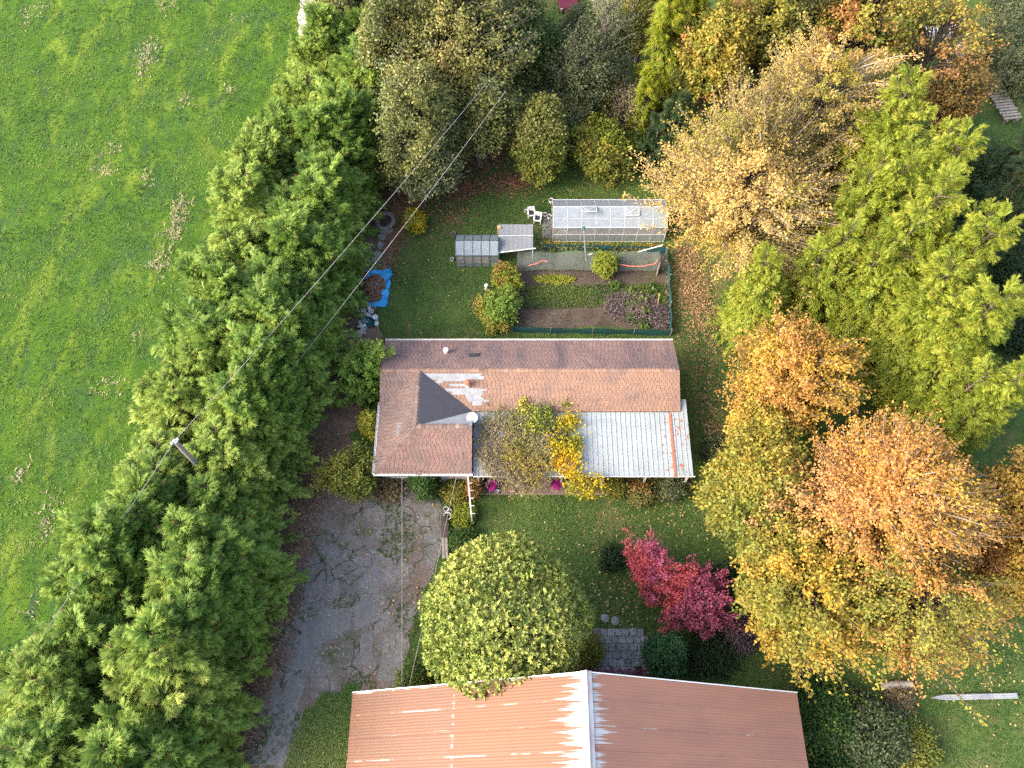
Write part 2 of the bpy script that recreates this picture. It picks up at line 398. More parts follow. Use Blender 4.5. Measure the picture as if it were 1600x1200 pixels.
def conifer_mesh(name, seed, h, R, nb=150, per=24, pal='hedge', rise=.55, droop=.25, size=(.3, .55), power=.7, low=.03, leaders=5):
    """branches round a straight stem, each a plume of small flat sprays to left and right"""
    r = np.random.default_rng(seed)
    # several leaders share one root, the first the tallest
    ns = leaders; sid = np.arange(nb) % ns; so = r.uniform(.25, 1, ns)[:, None] * np.stack([np.cos(np.arange(ns) * 2.4 + seed), np.sin(np.arange(ns) * 2.4 + seed)], 1) * R * .52
    so[0] *= .25; sh = r.uniform(.66, .95, ns); sh[0] = 1.0
    if ns == 1: so[:] = 0
    hb_ = (h * sh)[sid]; R = R * (.66 if ns > 1 else 1.0)
    u = low + (1 - low) * r.random(nb) ** .95 * .99
    az = np.arange(nb) * 2.39996 + r.normal(0, .5, nb)
    L = (R * (1 - u) ** power * r.uniform(.55, 1.18, nb) + .3) * (1 + .15 * np.cos(az * 3 + seed) + .1 * np.cos(az * 5 - seed))
    ri = rise + r.normal(0, .2, nb) + 1.3 * np.maximum(0, u - .35) ** 1.5; dr = droop * r.uniform(.5, 1.5, nb)
    t = np.sort(np.sqrt(r.uniform(.08, 1.0, (nb, per))), 1); t[:, -1] = 1.0
    hor = L[:, None] * t
    sg = np.where((np.arange(per) % 2) == 0, 1., -1.)[None] * r.uniform(.35, 1.0, t.shape) * (1.2 - .6 * t); sg[:, -1] = 0
    wid = np.sin(sg) * (.10 * L)[:, None] * (1.1 - t) * 1.2
    z = (u * hb_)[:, None] + ri[:, None] * hor - dr[:, None] * hor ** 2 / max(R, .1) + r.normal(0, .13, t.shape) - np.abs(wid) * .35
    ca, sa = np.cos(az)[:, None], np.sin(az)[:, None]
    pos = np.stack([ca * hor - sa * wid + so[sid, 0:1], sa * hor + ca * wid + so[sid, 1:2], z], -1).reshape(-1, 3)
    da = (az[:, None] + sg + r.normal(0, .22, t.shape)).ravel()
    el = (ri[:, None] * .8 - 1.5 * dr[:, None] * hor / R + r.normal(.02, .38, t.shape)).ravel()
    d = np.stack([np.cos(da), np.sin(da), el], -1)
    roll = np.repeat(r.normal(0, .35, (nb, 3)), per, 0)
    up = norm(np.stack([-.4 * np.cos(da), -.4 * np.sin(da), np.ones_like(da)], -1) + roll + r.normal(0, .4, (len(da), 3)))
    nz = wave_noise(seed + 9, 3, 8, .5, 1.6)(pos) * .13
    tone = np.clip(.34 + nz + np.repeat(r.normal(0, .12, nb), per) + r.normal(0, .16, len(pos)) + .10 * t.ravel(), 0, 1)
    col = pick(pal, tone * .85); tip = pick(pal, np.clip(tone + .25, 0, 1))
    brown = r.random(len(pos)) < .012; col[brown] = (.16, .09, .04); tip[brown] = (.2, .11, .05)
    k = 14 * ns; la = r.uniform(0, 6.28, k); ki = np.arange(k) % ns; lz = r.uniform(.92, 1.03, k) * h * sh[ki]
    pos = np.vstack([pos, np.stack([np.cos(la) * .08 + so[ki, 0], np.sin(la) * .08 + so[ki, 1], lz], -1)])
    d = np.vstack([d, np.stack([np.cos(la), np.sin(la), r.uniform(.5, 2.0, k)], -1)]); up = np.vstack([up, norm(r.normal(0, .4, (k, 3)) + (0, 0, 1))])
    col = np.vstack([col, pick(pal, np.full(k, .6))]); tip = np.vstack([tip, pick(pal, np.full(k, .95))])
    size_ = r.uniform(*size, len(pos)); size_[-k:] *= .8
    V, F, C = sprays(pos, d, up, size_, col, tip)
    crown = npmesh(name + '_crown', V, F, C)
    ts = np.linspace(0, 1, 7); base = np.zeros((ns, 7, 3)); base[:, :, 2] = ts[None] * (h * sh)[:, None] * .97; base[:, :, :2] = so[:, None] * np.minimum(1, ts * 2.5)[None, :, None]
    TV, TF = tubes(base, np.tile(.2 * (1 - ts * .93) * h / 10, (ns, 1)), 6)
    bs = np.linspace(0, 1, 4); sel = np.arange(0, nb, 2)
    hb = L[sel, None] * bs * .92
    bp = np.stack([np.cos(az[sel])[:, None] * hb + so[sid[sel], 0:1], np.sin(az[sel])[:, None] * hb + so[sid[sel], 1:2], (u * hb_)[sel, None] + ri[sel, None] * hb - dr[sel, None] * hb ** 2 / R - .03], -1)
    BV, BF = tubes(bp, np.tile(.04 * (1 - bs * .8), (len(sel), 1)), 3)
    trunk = npmesh(name + '_trunk', np.vstack([TV, BV]), np.vstack([TF, BF + len(TV)]))
    crown.materials.append(M['needle']); trunk.materials.append(M['bark'])
    return trunk, crown

def place_conifer(name, label, group, xy, meshes, sc, rz, lean=(0, 0), cat='conifer'):
    t = thing(name, label, cat, (xy[0], xy[1], 0), rz, group); t.scale = sc
    t.rotation_euler = (lean[0], lean[1], rz)
    link('trunk', meshes[0], None, t); link('crown', meshes[1], None, t); return t

def broadleaf(name, label, cat, xy, h, R, zc, seed, pal, ntip=300, per=60, leaf=(.2, .12), spread=.35, spiky=0.0, fill=.5, patch=None, z0=0.0,
              bark='bark', trunk_r=None, group=None, tmin=.45, mat='leaf', lump=.2, stems=1, low=-.55, noise_f=(.25, .8), noise_amp=.3, bias=.42, branch_vis=1.0):
    """trunk, limbs that reach every tip of the crown, and leaves along their outer ends.
    R=(rx,ry,rz) crown radii, zc crown centre height; patch=(palette,share) a second leaf colour in patches"""
    r = np.random.default_rng(seed)
    root = thing(name, label, cat, (xy[0], xy[1], z0), 0, group)
    i = np.arange(ntip) + .5; zz = 1 - (1 - low) * i / ntip; a = i * 2.39996 + r.uniform(0, 6.28)
    D = np.stack([np.sqrt(np.maximum(0, 1 - zz ** 2)) * np.cos(a), np.sqrt(np.maximum(0, 1 - zz ** 2)) * np.sin(a), zz], 1)
    D = norm(D + r.normal(0, .12, D.shape))
    rad = (fill + (1 - fill) * np.sqrt(r.random(ntip))) * (1 + lump * wave_noise(seed + 1, 3, 9, 1.5, 4.5)(D))
    rad *= 1 + spiky * np.maximum(0, r.normal(0, .7, ntip))
    R = np.array(R, float); tip = D * rad[:, None] * R + (0, 0, zc)
    tip[:, 2] = np.maximum(tip[:, 2], .12 * h * (0 if stems > 1 else 1) + .1)
    hd = np.linalg.norm(tip[:, :2], axis=1)
    zt = np.clip(tip[:, 2] - .75 * hd - .1 * h, .12 * h, .8 * h) * (1 if stems == 1 else .25)
    P0 = np.stack([np.zeros(ntip), np.zeros(ntip), zt], 1)
    P1 = P0 * .45 + tip * .55; P1[:, 2] += .08 * h * r.uniform(.2, 1.4, ntip); P1[:, :2] += r.normal(0, .05, (ntip, 2)) * R[:2]
    def bez(t): t = t[..., None]; return (1-t)**2 * P0[:, None] + 2*t*(1-t) * P1[:, None] + t*t * tip[:, None]
    # wood
    ts = np.linspace(0, 1, 4)[None].repeat(ntip, 0); bp = bez(ts); tr = trunk_r or .018 * h + .03
    br = np.clip(tr * .30, .012, .09) * branch_vis; BV, BF = tubes(bp, br * (1 - .82 * ts), 3)
    if stems == 1:
        s = np.linspace(0, 1, 7); tp = np.zeros((1, 7, 3)); tp[0, :, 2] = s * max(h * .78, .2); tp[0, 1:, :2] = r.normal(0, .012 * h, (6, 2)).cumsum(0) * .4
        rr = tr * (1 - .8 * s); rr[0] *= 1.35
        TV, TF = tubes(tp, rr[None], 9)
        tme = npmesh(name + '_trunk', TV, TF, smooth=True); link('trunk', tme, M[bark], root)
    else:
        k = stems; s = np.linspace(0, 1, 5); aa = r.uniform(0, 6.28, k); tp = np.zeros((k, 5, 3))
        tp[:, :, 0] = np.cos(aa)[:, None] * s * R[0] * .35 + np.cos(aa)[:, None] * .05; tp[:, :, 1] = np.sin(aa)[:, None] * s * R[1] * .35; tp[:, :, 2] = s * zc
        TV, TF = tubes(tp, np.tile(tr * .5 * (1 - .6 * s), (k, 1)), 5); link('stems', npmesh(name + '_stems', TV, TF), M[bark], root)
    link('branches', npmesh(name + '_branches', BV, BF), M[bark], root)
    # leaves
    t = np.minimum(1.02, tmin + (1.02 - tmin) * r.random((ntip, per)) ** .75)
    pos = bez(t) + r.normal(0, 1, (ntip, per, 3)) * (spread * (1.15 - .55 * t))[..., None]
    out = norm(tip - P1)[:, None].repeat(per, 1)
    pos = pos.reshape(-1, 3); out = out.reshape(-1, 3); n = len(pos)
    pos[:, 2] = np.maximum(pos[:, 2], .04)
    d = norm(out * .7 + r.normal(0, .75, (n, 3)) + (0, 0, -.15)); nr = norm(out * .55 + r.normal(0, .42, (n, 3)) + (0, 0, .65))
    wn = wave_noise(seed + 5, 3, 9, *noise_f); wt = wn(tip)
    tone = np.clip(bias + noise_amp * .5 * np.repeat(wt, per) + np.repeat(r.normal(0, .12, ntip), per) + r.normal(0, .14, n), 0, 1)
    col = pick(pal, tone)
    if patch:
        pn = wave_noise(seed + 6, 3, 8, noise_f[0] * 1.6, noise_f[1] * 1.7)(tip) + r.normal(0, .25, ntip)
        sel = np.repeat(pn > np.quantile(pn, 1 - patch[1]), per) & (r.random(n) < .9)
        col[sel] = pick(patch[0], np.clip(.35 + tone[sel] * .6, 0, 1))
    col = col * r.uniform(.8, 1.2, (n, 1))
    sz = r.uniform(.65, 1.25, n)
    V, F, C = leaves(pos, d, nr, leaf[0] * sz, leaf[1] * sz, col)
    link('crown', npmesh(name + '_crown', V, F, C), M[mat], root)
    return root

def crown_at(px, py, zc, rpx):
    """ground xy and radius in metres of a crown whose middle, zc above ground, shows at a pixel"""
    p = at(px, py, zc); return p[:2], rpx * mpp(px, py, zc)

# ------------------------------------------------------------------ the house
def clip_poly(sub, cl):
    """Sutherland-Hodgman, cl convex and counter-clockwise, 2D"""
    out = sub
    for i in range(len(cl)):
        (x0, y0), (x1, y1) = cl[i - 1], cl[i]; inp, out = out, []
        side = lambda p: (x1 - x0) * (p[1] - y0) - (y1 - y0) * (p[0] - x0)
        for j in range(len(inp)):
            a, b = inp[j - 1], inp[j]; sa, sb = side(a), side(b)
            if (sa >= 0) != (sb >= 0):
                t = sa / (sa - sb); out.append((a[0] + (b[0] - a[0]) * t, a[1] + (b[1] - a[1]) * t))
            if sb >= 0: out.append(b)
        if not out: return []
    return out
def shingle_slope(poly, eave, mat, parent, seed, course=.165, tab=.26, base=(1, 1, 1), jit=.06, lift=.024):
    """overlapping tabs laid in courses over one convex roof plane; poly 3D, eave = unit direction along the courses"""
    r = np.random.default_rng(seed); P = [Vector(p) for p in poly]; e = Vector(eave).normalized()
    n = (P[1] - P[0]).cross(P[2] - P[0]).normalized()
    if n.z < 0: n = -n
    u = n.cross(e)
    if u.z < 0: u = -u; 
    o = P[0]; q = [((p - o).dot(e), (p - o).dot(u)) for p in P]
    ar = sum(q[i-1][0]*q[i][1] - q[i][0]*q[i-1][1] for i in range(len(q)))
    if ar < 0: q = q[::-1]
    a0, a1 = min(p[0] for p in q), max(p[0] for p in q); b0, b1 = min(p[1] for p in q), max(p[1] for p in q)
    mb = MB(); k = 0; b = b0
    streak = wave_noise(seed + 1, 1, 8, .8, 3)
    while b < b1:
        x = a0 - tab * r.random(); ct = r.normal(0, jit * .35)
        while x < a1:
            w = tab * r.uniform(.9, 1.1)
            c = clip_poly([(x + .011, b), (x + w - .011, b), (x + w - .011, b + course * 1.12), (x + .011, b + course * 1.12)], q)
            if len(c) >= 3:
                g = 1 + ct + r.normal(0, jit)
                cc = tuple(max(.05, v * g) for v in base); lo = lift * r.uniform(.7, 1.35)
                pts = [o + e * s + u * t + n * (.004 + lo * (1 - min(1, max(0, (t - b) / (course * 1.12))))) for s, t in c]
                mb.poly(pts if (pts[1]-pts[0]).cross(pts[2]-pts[0]).dot(n) > 0 else pts[::-1], cc)
                low = [s for s, t in c if abs(t - b) < 1e-4]
                if len(low) >= 2:
                    s0, s1 = min(low), max(low); p0, p1 = o + e*s0 + u*b, o + e*s1 + u*b
                    mb.poly([p0, p1, p1 + n * (.004 + lo), p0 + n * (.004 + lo)], tuple(v * .42 for v in cc))
            x += w
        b += course
    ob = mb.build('shingles', mat, parent); ob['kind'] = 'stuff'; return ob
def slab_from(poly, th, mat, name, parent):
    """roof deck: the polygon with thickness below it"""
    mb = MB(); P = [Vector(p) for p in poly]; dn = Vector((0, 0, -th)); n = (P[1]-P[0]).cross(P[2]-P[0])
    if n.z < 0: P = P[::-1]
    mb.poly(P); mb.poly([p + dn for p in P[::-1]])
    for i in range(len(P)): mb.poly([P[i-1], P[i-1] + dn, P[i] + dn, P[i]])
    return mb.build(name, mat, parent)
def shingle_mat(name, c1, c2, stain, amt, streak=(1, 1, 1)):
    m, nt, ln, p = new_mat(name)
    a = nt.new('ShaderNodeVertexColor'); a.layer_name = 'col'
    c = ramp(nt, ln, tex(nt, ln, .45, 6, .6, .3, stretch=streak), [(.35, c1), (.65, c2)])
    f = ramp(nt, ln, tex(nt, ln, .6, 7, .7, .4, stretch=streak), [(amt, (0, 0, 0)), (amt + .2, (1, 1, 1))])
    c = mixc(nt, ln, f, c, stain)
    sp = ramp(nt, ln, tex(nt, ln, 5, 3, .8), [(.70, (0, 0, 0)), (.74, (1, 1, 1))])
    c = mixc(nt, ln, sp, c, (.34, .31, .26))
    c = mixc(nt, ln, 1.0, c, a.outputs[0], 'MULTIPLY')
    ln.new(c, p.inputs['Base Color']); p.inputs['Roughness'].default_value = .9
    bumpit(nt, ln, p, tex(nt, ln, 60, 3), .4, .01); return m
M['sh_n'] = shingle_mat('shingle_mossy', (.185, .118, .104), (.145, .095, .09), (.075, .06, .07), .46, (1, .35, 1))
M['sh_s'] = shingle_mat('shingle_sun_tinted', (.25, .148, .103), (.215, .132, .098), (.15, .105, .092), .50, (1, .5, 1))  # warmer and lighter than the wing shingles: sunlight put into the colour
M['sh_w'] = shingle_mat('shingle_wing', (.20, .13, .108), (.165, .112, .097), (.12, .095, .085), .48)
M['felt'] = pm('roofing_felt', (.052, .052, .066), (.04, .04, .052), 2.5, .85, .3, .01)
M['underlay'] = pm('grey_underlay', (.28, .30, .32), (.20, .215, .23), 2, .8, .2, .01)
M['fascia'] = pm('fascia', (.5, .49, .47), (.34, .33, .31), 3, .7)

ZE, ZR = 2.7, 3.72
YN, YS, YR = 26.62, 21.43, 23.86
XW, XE, XR, XL = -8.36, 10.62, -5.86, -2.5
YS2, YR2 = 17.26, 19.98
house = thing('house', 'long low house with faded pink-brown shingle roof and short south wing', 'house', ((XW + XE) / 2, 22, 0))
hp = Vector(house.location)
def hl(p): return tuple(Vector(p) - hp)
def HL(ps): return [hl(p) for p in ps]
main_n = HL([(XW, YN, ZE), (XE, YN, ZE), (XE, YR, ZR), (XW, YR, ZR)])
main_s = HL([(XL, YS, ZE), (XE, YS, ZE), (XE, YR, ZR), (XR, YR, ZR)])
main_sw = HL([(XR, YR, ZR), (XW, YR, ZR), (XW, YS, ZE)])
wing_w = HL([(XW, YS2, ZE), (XR, YR2, ZR), (XR, YR, ZR), (XW, YS, ZE)])
wing_s = HL([(XW, YS2, ZE), (XL + .06, YS2, ZE), (XL + .06, YR2, ZR), (XR, YR2, ZR)])
wing_e = HL([(XR, YR, ZR), (XR, YR2, ZR), (XL, YS, ZE)])
wing_n = HL([(XR, YR2, ZR), (XL + .06, YR2, ZR), (XL + .06, YS, ZE)])
roof = thing('roof', None, None); roof.parent = house
deck_mat = M['dark_wood']
for nm, pl in (('roof_deck', main_n), ('roof_deck', main_s), ('roof_deck', main_sw), ('roof_deck', wing_w), ('roof_deck', wing_s), ('roof_deck', wing_e), ('roof_deck', wing_n)):
    slab_from(pl, .14, deck_mat, nm, roof)
shingle_slope(main_n, (1, 0, 0), M['sh_n'], roof, 1)
shingle_slope(main_s, (1, 0, 0), M['sh_s'], roof, 2)
shingle_slope(main_sw, (1, 0, 0), M['sh_w'], roof, 3)
shingle_slope(wing_w, (0, 1, 0), M['sh_w'], roof, 4)
shingle_slope(wing_s, (1, 0, 0), M['sh_w'], roof, 5, base=(1.08, .98, .96))
def lifted(poly, dz, shrink=.0):
    c = sum((Vector(p) for p in poly), Vector()) / len(poly)
    return [tuple(Vector(p) + (c - Vector(p)) * shrink + Vector((0, 0, dz))) for p in poly]
slab_from(lifted(wing_e, .035), .02, M['felt'], 'felt_sheet', roof)
slab_from(lifted(wing_n, .03), .02, M['underlay'], 'underlay_sheet', roof)
# grey underlay bared where shingle strips have blown away
def main_s_pt(px, py):
    z = ZE
    for _ in range(8):
        p = at(px, py, z); z = ZE + (p[1] - YS) / (YR - YS) * (ZR - ZE)
    p = at(px, py, z); return np.array((p[0], p[1], z))
for (x0, x1, y0, y1) in [(661, 752, 584, 588), (664, 756, 588, 593), (683, 730, 593, 596), (702, 728, 600, 604), (696, 752, 607, 612), (706, 755, 612, 617),
                         (727, 752, 617, 622), (730, 756, 622, 626), (731, 764, 625, 628), (738, 753, 628, 634), (752, 760, 608, 611), (680, 692, 596, 599)]:
    q = [main_s_pt(x0, y1), main_s_pt(x1, y1), main_s_pt(x1, y0), main_s_pt(x0, y0)]
    slab_from([hl(Vector(p) + Vector((0, 0, .034))) for p in q], .012, M['underlay'], 'bare_patch', roof)
# ridge and hip caps
def caps(p, q, parent, mat, w=.26, step=.26, seed=0, z=.03):
    r = np.random.default_rng(seed); p, q = Vector(p), Vector(q); L = (q - p).length; d = (q - p) / L; s = d.cross(Vector((0, 0, 1))).normalized()
    mb = MB(); k = int(L / step)
    for i in range(k):
        a = p + d * (i * step); b = p + d * ((i + 1.15) * step); g = 1 + r.normal(0, .14); c = (g, g, g)
        up = Vector((0, 0, z + .015)); up2 = Vector((0, 0, z + .002)); dn = Vector((0, 0, -.055))
        for sg in (-1, 1):
            pts = [a + up2, b + up, b + up + s * sg * w / 2 + dn, a + up2 + s * sg * w / 2 + dn]
            mb.poly(pts if sg < 0 else pts[::-1], c)
        mb.poly([b + up - s * w / 2 + dn, b + up + s * w / 2 + dn, b + up], (.5, .5, .5))
    o = mb.build('ridge_cap', mat, parent); o['kind'] = 'stuff'
caps(hl((XW, YR, ZR)), hl((XE, YR, ZR)), roof, M['sh_s'], seed=1)
caps(hl((XR, YR, ZR)), hl((XR, YR2, ZR)), roof, M['sh_w'], .3, seed=2)
caps(hl((XR, YR2, ZR)), hl((XL, YR2, ZR)), roof, M['sh_w'], .3, seed=3)
caps(hl((XW, YS2, ZE)), hl((XR, YR2, ZR)), roof, M['sh_w'], .24, seed=4)
# gutters and fascia boards
def gutter(p, q, name='gutter', off=(0, 0, 0)):
    mb = MB(); p, q = Vector(hl(p)) + Vector(off), Vector(hl(q)) + Vector(off)
    d = (q - p).normalized(); s = d.cross(Vector((0, 0, 1)))
    for k, w, h in ((-.055, .012, .1), (.055, .012, .1)): mb.bar(p + s * k, q + s * k, w, h)
    mb.bar(p + Vector((0, 0, -.045)), q + Vector((0, 0, -.045)), .1, .012)
    n = int((q - p).length / .75)
    for i in range(n + 1):
        a = p + d * ((q - p).length * i / max(n, 1)); mb.bar(a - s * .07 + Vector((0, 0, .055)), a + s * .07 + Vector((0, 0, .055)), .02, .008)
    return mb.build(name, M['gutter'], house)
gutter((XW - .06, YS2 - .07, ZE - .05), (XL + .1, YS2 - .07, ZE - .05))
gutter((XW - .08, YS2, ZE - .05), (XW - .08, YS + .6, ZE - .05))
gutter((XW, YN + .07, ZE - .05), (XE, YN + .07, ZE - .05))
# walls, with windows and doors under the eaves
wl_ = MB()
wl_.box(hl((XW + .45, YS + .35, 0)), hl((XE - .35, YN - .45, ZE - .12)))
wl_.box(hl((XW + .451, YS2 + .45, 0)), hl((XL - .05, YS + .36, ZE - .121)))
for x in (XW + .45, XE - .35):
    wl_.poly(HL([(x, YS + .35, ZE - .12), (x, YN - .45, ZE - .12), (x, YR, ZR - .18)]))
wl_.poly(HL([(XL - .05, YS2 + .45, ZE - .12), (XL - .05, YS + .2, ZE - .12), (XL - .05, YR2, ZR - .18)]))
wl_.build('wall', M['wall'], house)
def window(x, y, z, w, h, ny):
    f = MB(); t = .05
    for a, b in (((x-w/2-t, z-t), (x+w/2+t, z)), ((x-w/2-t, z+h), (x+w/2+t, z+h+t)), ((x-w/2-t, z), (x-w/2, z+h)), ((x+w/2, z), (x+w/2+t, z+h)), ((x-.02, z), (x+.02, z+h))):
        y0, y1 = sorted((y - ny * .01, y + ny * .05)); f.box(hl((a[0], y0, a[1])), hl((b[0], y1, b[1])))
    o = f.build('window', M['white'], house)
    y0, y1 = sorted((y + ny * .004, y + ny * .02)); MB().box(hl((x-w/2, y0, z)), hl((x+w/2, y1, z+h))).build('pane', M['glass'], o)
for x in (-6.8, -4.4): window(x, YS2 + .45, 1.0, 1.3, 1.0, -1)
for x in (-.5, 3.2, 8.6): window(x, YS + .35, .95, 1.4, 1.05, -1)
for x in (-6.5, -2, 2.5, 7): window(x, YN - .45, 1.0, 1.2, .95, 1)
dm = MB().box(hl((5.4, YS + .29, .05)), hl((6.3, YS + .35, 2.1))).build('door', M['clad_red'], house)
MB().lathe([(0, 0), (.04, .01), (.04, .05), (0, .06)], hl((6.18, YS + .25, 1.05)), 8).build('handle', M['metal'], dm)

# things that stand on the roof
def on_roof(px, py):
    """nearest roof height under a pixel"""
    z = 3.2
    for _ in range(8):
        p = at(px, py, z)
        if p[1] > YR: z = ZR - (p[1] - YR) / (YN - YR) * (ZR - ZE)
        elif p[1] > YS: z = ZE + (p[1] - YS) / (YR - YS) * (ZR - ZE)
    return Vector(at(px, py, z))
p = on_roof(697, 551); v = MB().lathe([(.13, -.05), (.13, .3), (.17, .3), (.17, .4), (.0, .43)], (0, 0, 0), 12).build('roof_vent', M['white'])
v.location = p; tag(v, 'white round vent pipe on the dark north slope of house roof', 'vent')
p = on_roof(740, 556); v = thing('roof_vent', 'low black vent hood on the north slope of house roof', 'vent', p)
MB().box((-.3, -.12, -.06), (.3, .12, .1)).build('hood', M['dark'], v); MB().box((-.36, -.18, -.03), (.36, .2, .03)).build('flashing', M['felt'], v)
p = on_roof(731, 603); v = thing('chimney_flue', 'short rusty chimney flue with cowl beside the bare roof patch', 'flue', p)
MB().lathe([(.15, -.1), (.15, .38)], (0, 0, 0), 12).build('pipe', M['white'], v)
MB().lathe([(.2, .36), (.21, .52), (.13, .6), (0, .62)], (0, 0, 0), 12).build('cowl', M['terracotta'], v)
p = Vector(at(738, 655, 2.95)); v = thing('satellite_dish', 'white satellite dish at the corner where wing meets metal roof', 'dish', p)
mb = MB(); prof = [(0, 0), (.12, .012), (.24, .045), (.33, .09), (.34, .095)]; mb.lathe(prof, (0, 0, 0), 20)
ds = mb.build('dish', M['white_plastic'], v, True); ds.location = (0, -.1, .45); ds.rotation_euler = (math.radians(28), 0, 0)
MB().bar((0, .12, -.25), (0, .0, .4), .05).build('mast', M['metal'], v)
MB().bar((0, -.3, .3), (0, -.32, .85), .025).build('feed_arm', M['metal'], v)
p = Vector(at(625, 680, 3.15)); v = thing('roof_aerial', 'thin grey television aerial on the west slope of the wing', 'aerial', p)
MB().bar((0, 0, -.1), (0, 0, 1.0), .035).build('mast', M['metal'], v)
mb = MB(); mb.bar((0, -.4, .95), (0, .4, .95), .025)
for i in range(6): mb.bar((-.2, -.35 + .14 * i, .96), (.2, -.35 + .14 * i, .96), .018)
mb.build('elements', M['metal'], v)

# ------------------------------------------------------------------ carport with ribbed metal roof
def metal_white(name, rust):
    m, nt, ln, p = new_mat(name)
    c = ramp(nt, ln, tex(nt, ln, .8, 5), [(.3, (.235, .27, .285)), (.7, (.31, .34, .355))])
    g = ramp(nt, ln, tex(nt, ln, 1.2, 7, .7, .3, stretch=(1, .25, 1)), [(.5, (0, 0, 0)), (.75, (.7, .7, .7))])
    c = mixc(nt, ln, g, c, (.20, .215, .19))
    f = ramp(nt, ln, tex(nt, ln, 3.6, 4, .55, .2), [(rust, (0, 0, 0)), (rust + .025, (1, 1, 1))])
    c = mixc(nt, ln, f, c, (.27, .10, .055))
    f2 = ramp(nt, ln, tex(nt, ln, 9, 3, .5), [(.73, (0, 0, 0)), (.76, (1, 1, 1))]); c = mixc(nt, ln, f2, c, (.10, .08, .09))
    ln.new(c, p.inputs['Base Color']); p.inputs['Roughness'].default_value = .5; p.inputs['Metallic'].default_value = .0
    return m
M['wm'] = metal_white('white_sheet', .70); M['wm_rust'] = metal_white('white_sheet_rusty', .61)
CX0, CX1, CY0, CY1, CZ0, CZ1 = XL + .1, 11.18, 17.22, YS + .04, 2.42, 2.60
carport = thing('carport', 'flat white ribbed metal carport roof with rust spots beside the house', 'carport', ((CX0 + CX1) / 2, 19.3, 0))
cp = Vector(carport.location)
PW = .306; npan = int((CX1 - CX0) / PW)
def panel_mesh(w, L, dz):
    mb = MB(); r = .035
    prof = [(0, 0), (.012, r), (.04, r), (.052, 0), (w * .55, .004), (w, 0)]
    for (x0, z0), (x1, z1) in zip(prof, prof[1:]):
        mb.poly([(x0, 0, z0), (x1, 0, z1), (x1, L, z1 + dz), (x0, L, z0 + dz)])
    return mb.mesh('roof_panel')
pa = panel_mesh(PW, CY1 - CY0, CZ1 - CZ0); pa.materials.append(M['wm'])
pb = panel_mesh(PW, CY1 - CY0, CZ1 - CZ0); pb.materials.append(M['wm_rust'])
pl_ = panel_mesh(PW, CY1 - CY0 + .85, (CZ1 - CZ0) * 1.2); pl_.materials.append(M['wm_rust'])
for i in range(npan):
    x = CX0 + i * PW; left = npan - i
    me = pl_ if left <= 2 else (pb if left <= 6 or i in (20, 21) else pa)
    o = link('roof_panel', me, None, carport); o.location = (x - cp.x, CY0 - cp.y, CZ0 + RNG.uniform(-.004, .004))
mb = MB(); xg = CX1 - 4 * PW - .1
mb.box((xg - cp.x, CY0 - cp.y + .01, CZ0 + .045), (xg + .17 - cp.x, CY1 - cp.y - .02, CZ0 + .06)); 
o = mb.build('rusty_flashing', M['terracotta'], carport); o.rotation_euler = (math.atan2(CZ1 - CZ0, CY1 - CY0), 0, 0); o.location.z = .09
mb = MB(); mb.box((CX0 - cp.x, CY0 - cp.y - .05, CZ0 - .12), (CX1 - cp.x, CY0 - cp.y - .012, CZ0 - .005)); mb.build('fascia', M['white'], carport)
for x in np.linspace(CX0 + .3, CX1 - .3, 6):
    MB().box((x - cp.x - .05, CY0 - cp.y + .15, 0), (x - cp.x + .05, CY0 - cp.y + .25, CZ0 - .02)).build('post', M['white'], carport)
for y in np.linspace(CY0 + .3, CY1 - .6, 4):
    MB().box((CX0 - cp.x + .02, y - cp.y - .04, CZ0 - .16), (CX1 - cp.x - .35, y - cp.y + .04, CZ0 - .03)).build('beam', M['white'], carport)
# tiled patio under and in front of the carport
PATX0, PATX1, PATY0, PATY1 = CX0 + .3, CX1 - .1, at(800, 771)[1], 18.4
patio = sheet('patio', [(PATX0, PATY0), (PATX1, PATY0), (PATX1, 21.7), (PATX0, 21.7)], .03, M['soil'])
tm = []
for k in range(4):
    g = (.9, 1.05, 1.15, .78)[k]; me = MB().box((-.215, -.215, 0), (.215, .215, .05), (g, g * .97, g * .95)).mesh('patio_tile'); me.materials.append(M['tile']); tm.append(me)
y = PATY0 + .24; rn = np.random.default_rng(3)
while y < PATY1:
    x = PATX0 + .24
    while x < PATX1 - .2:
        o = link('patio_tile', tm[rn.integers(4)], None, patio); o.location = (x, y, .03 + rn.uniform(-.006, .006)); o.rotation_euler = (0, 0, rn.normal(0, .012)); x += .45
    y += .45
MB().box((PATX0, PATY0 - .09, 0), (PATX1, PATY0 - .02, .11)).build('patio_edging', M['wood'], patio)

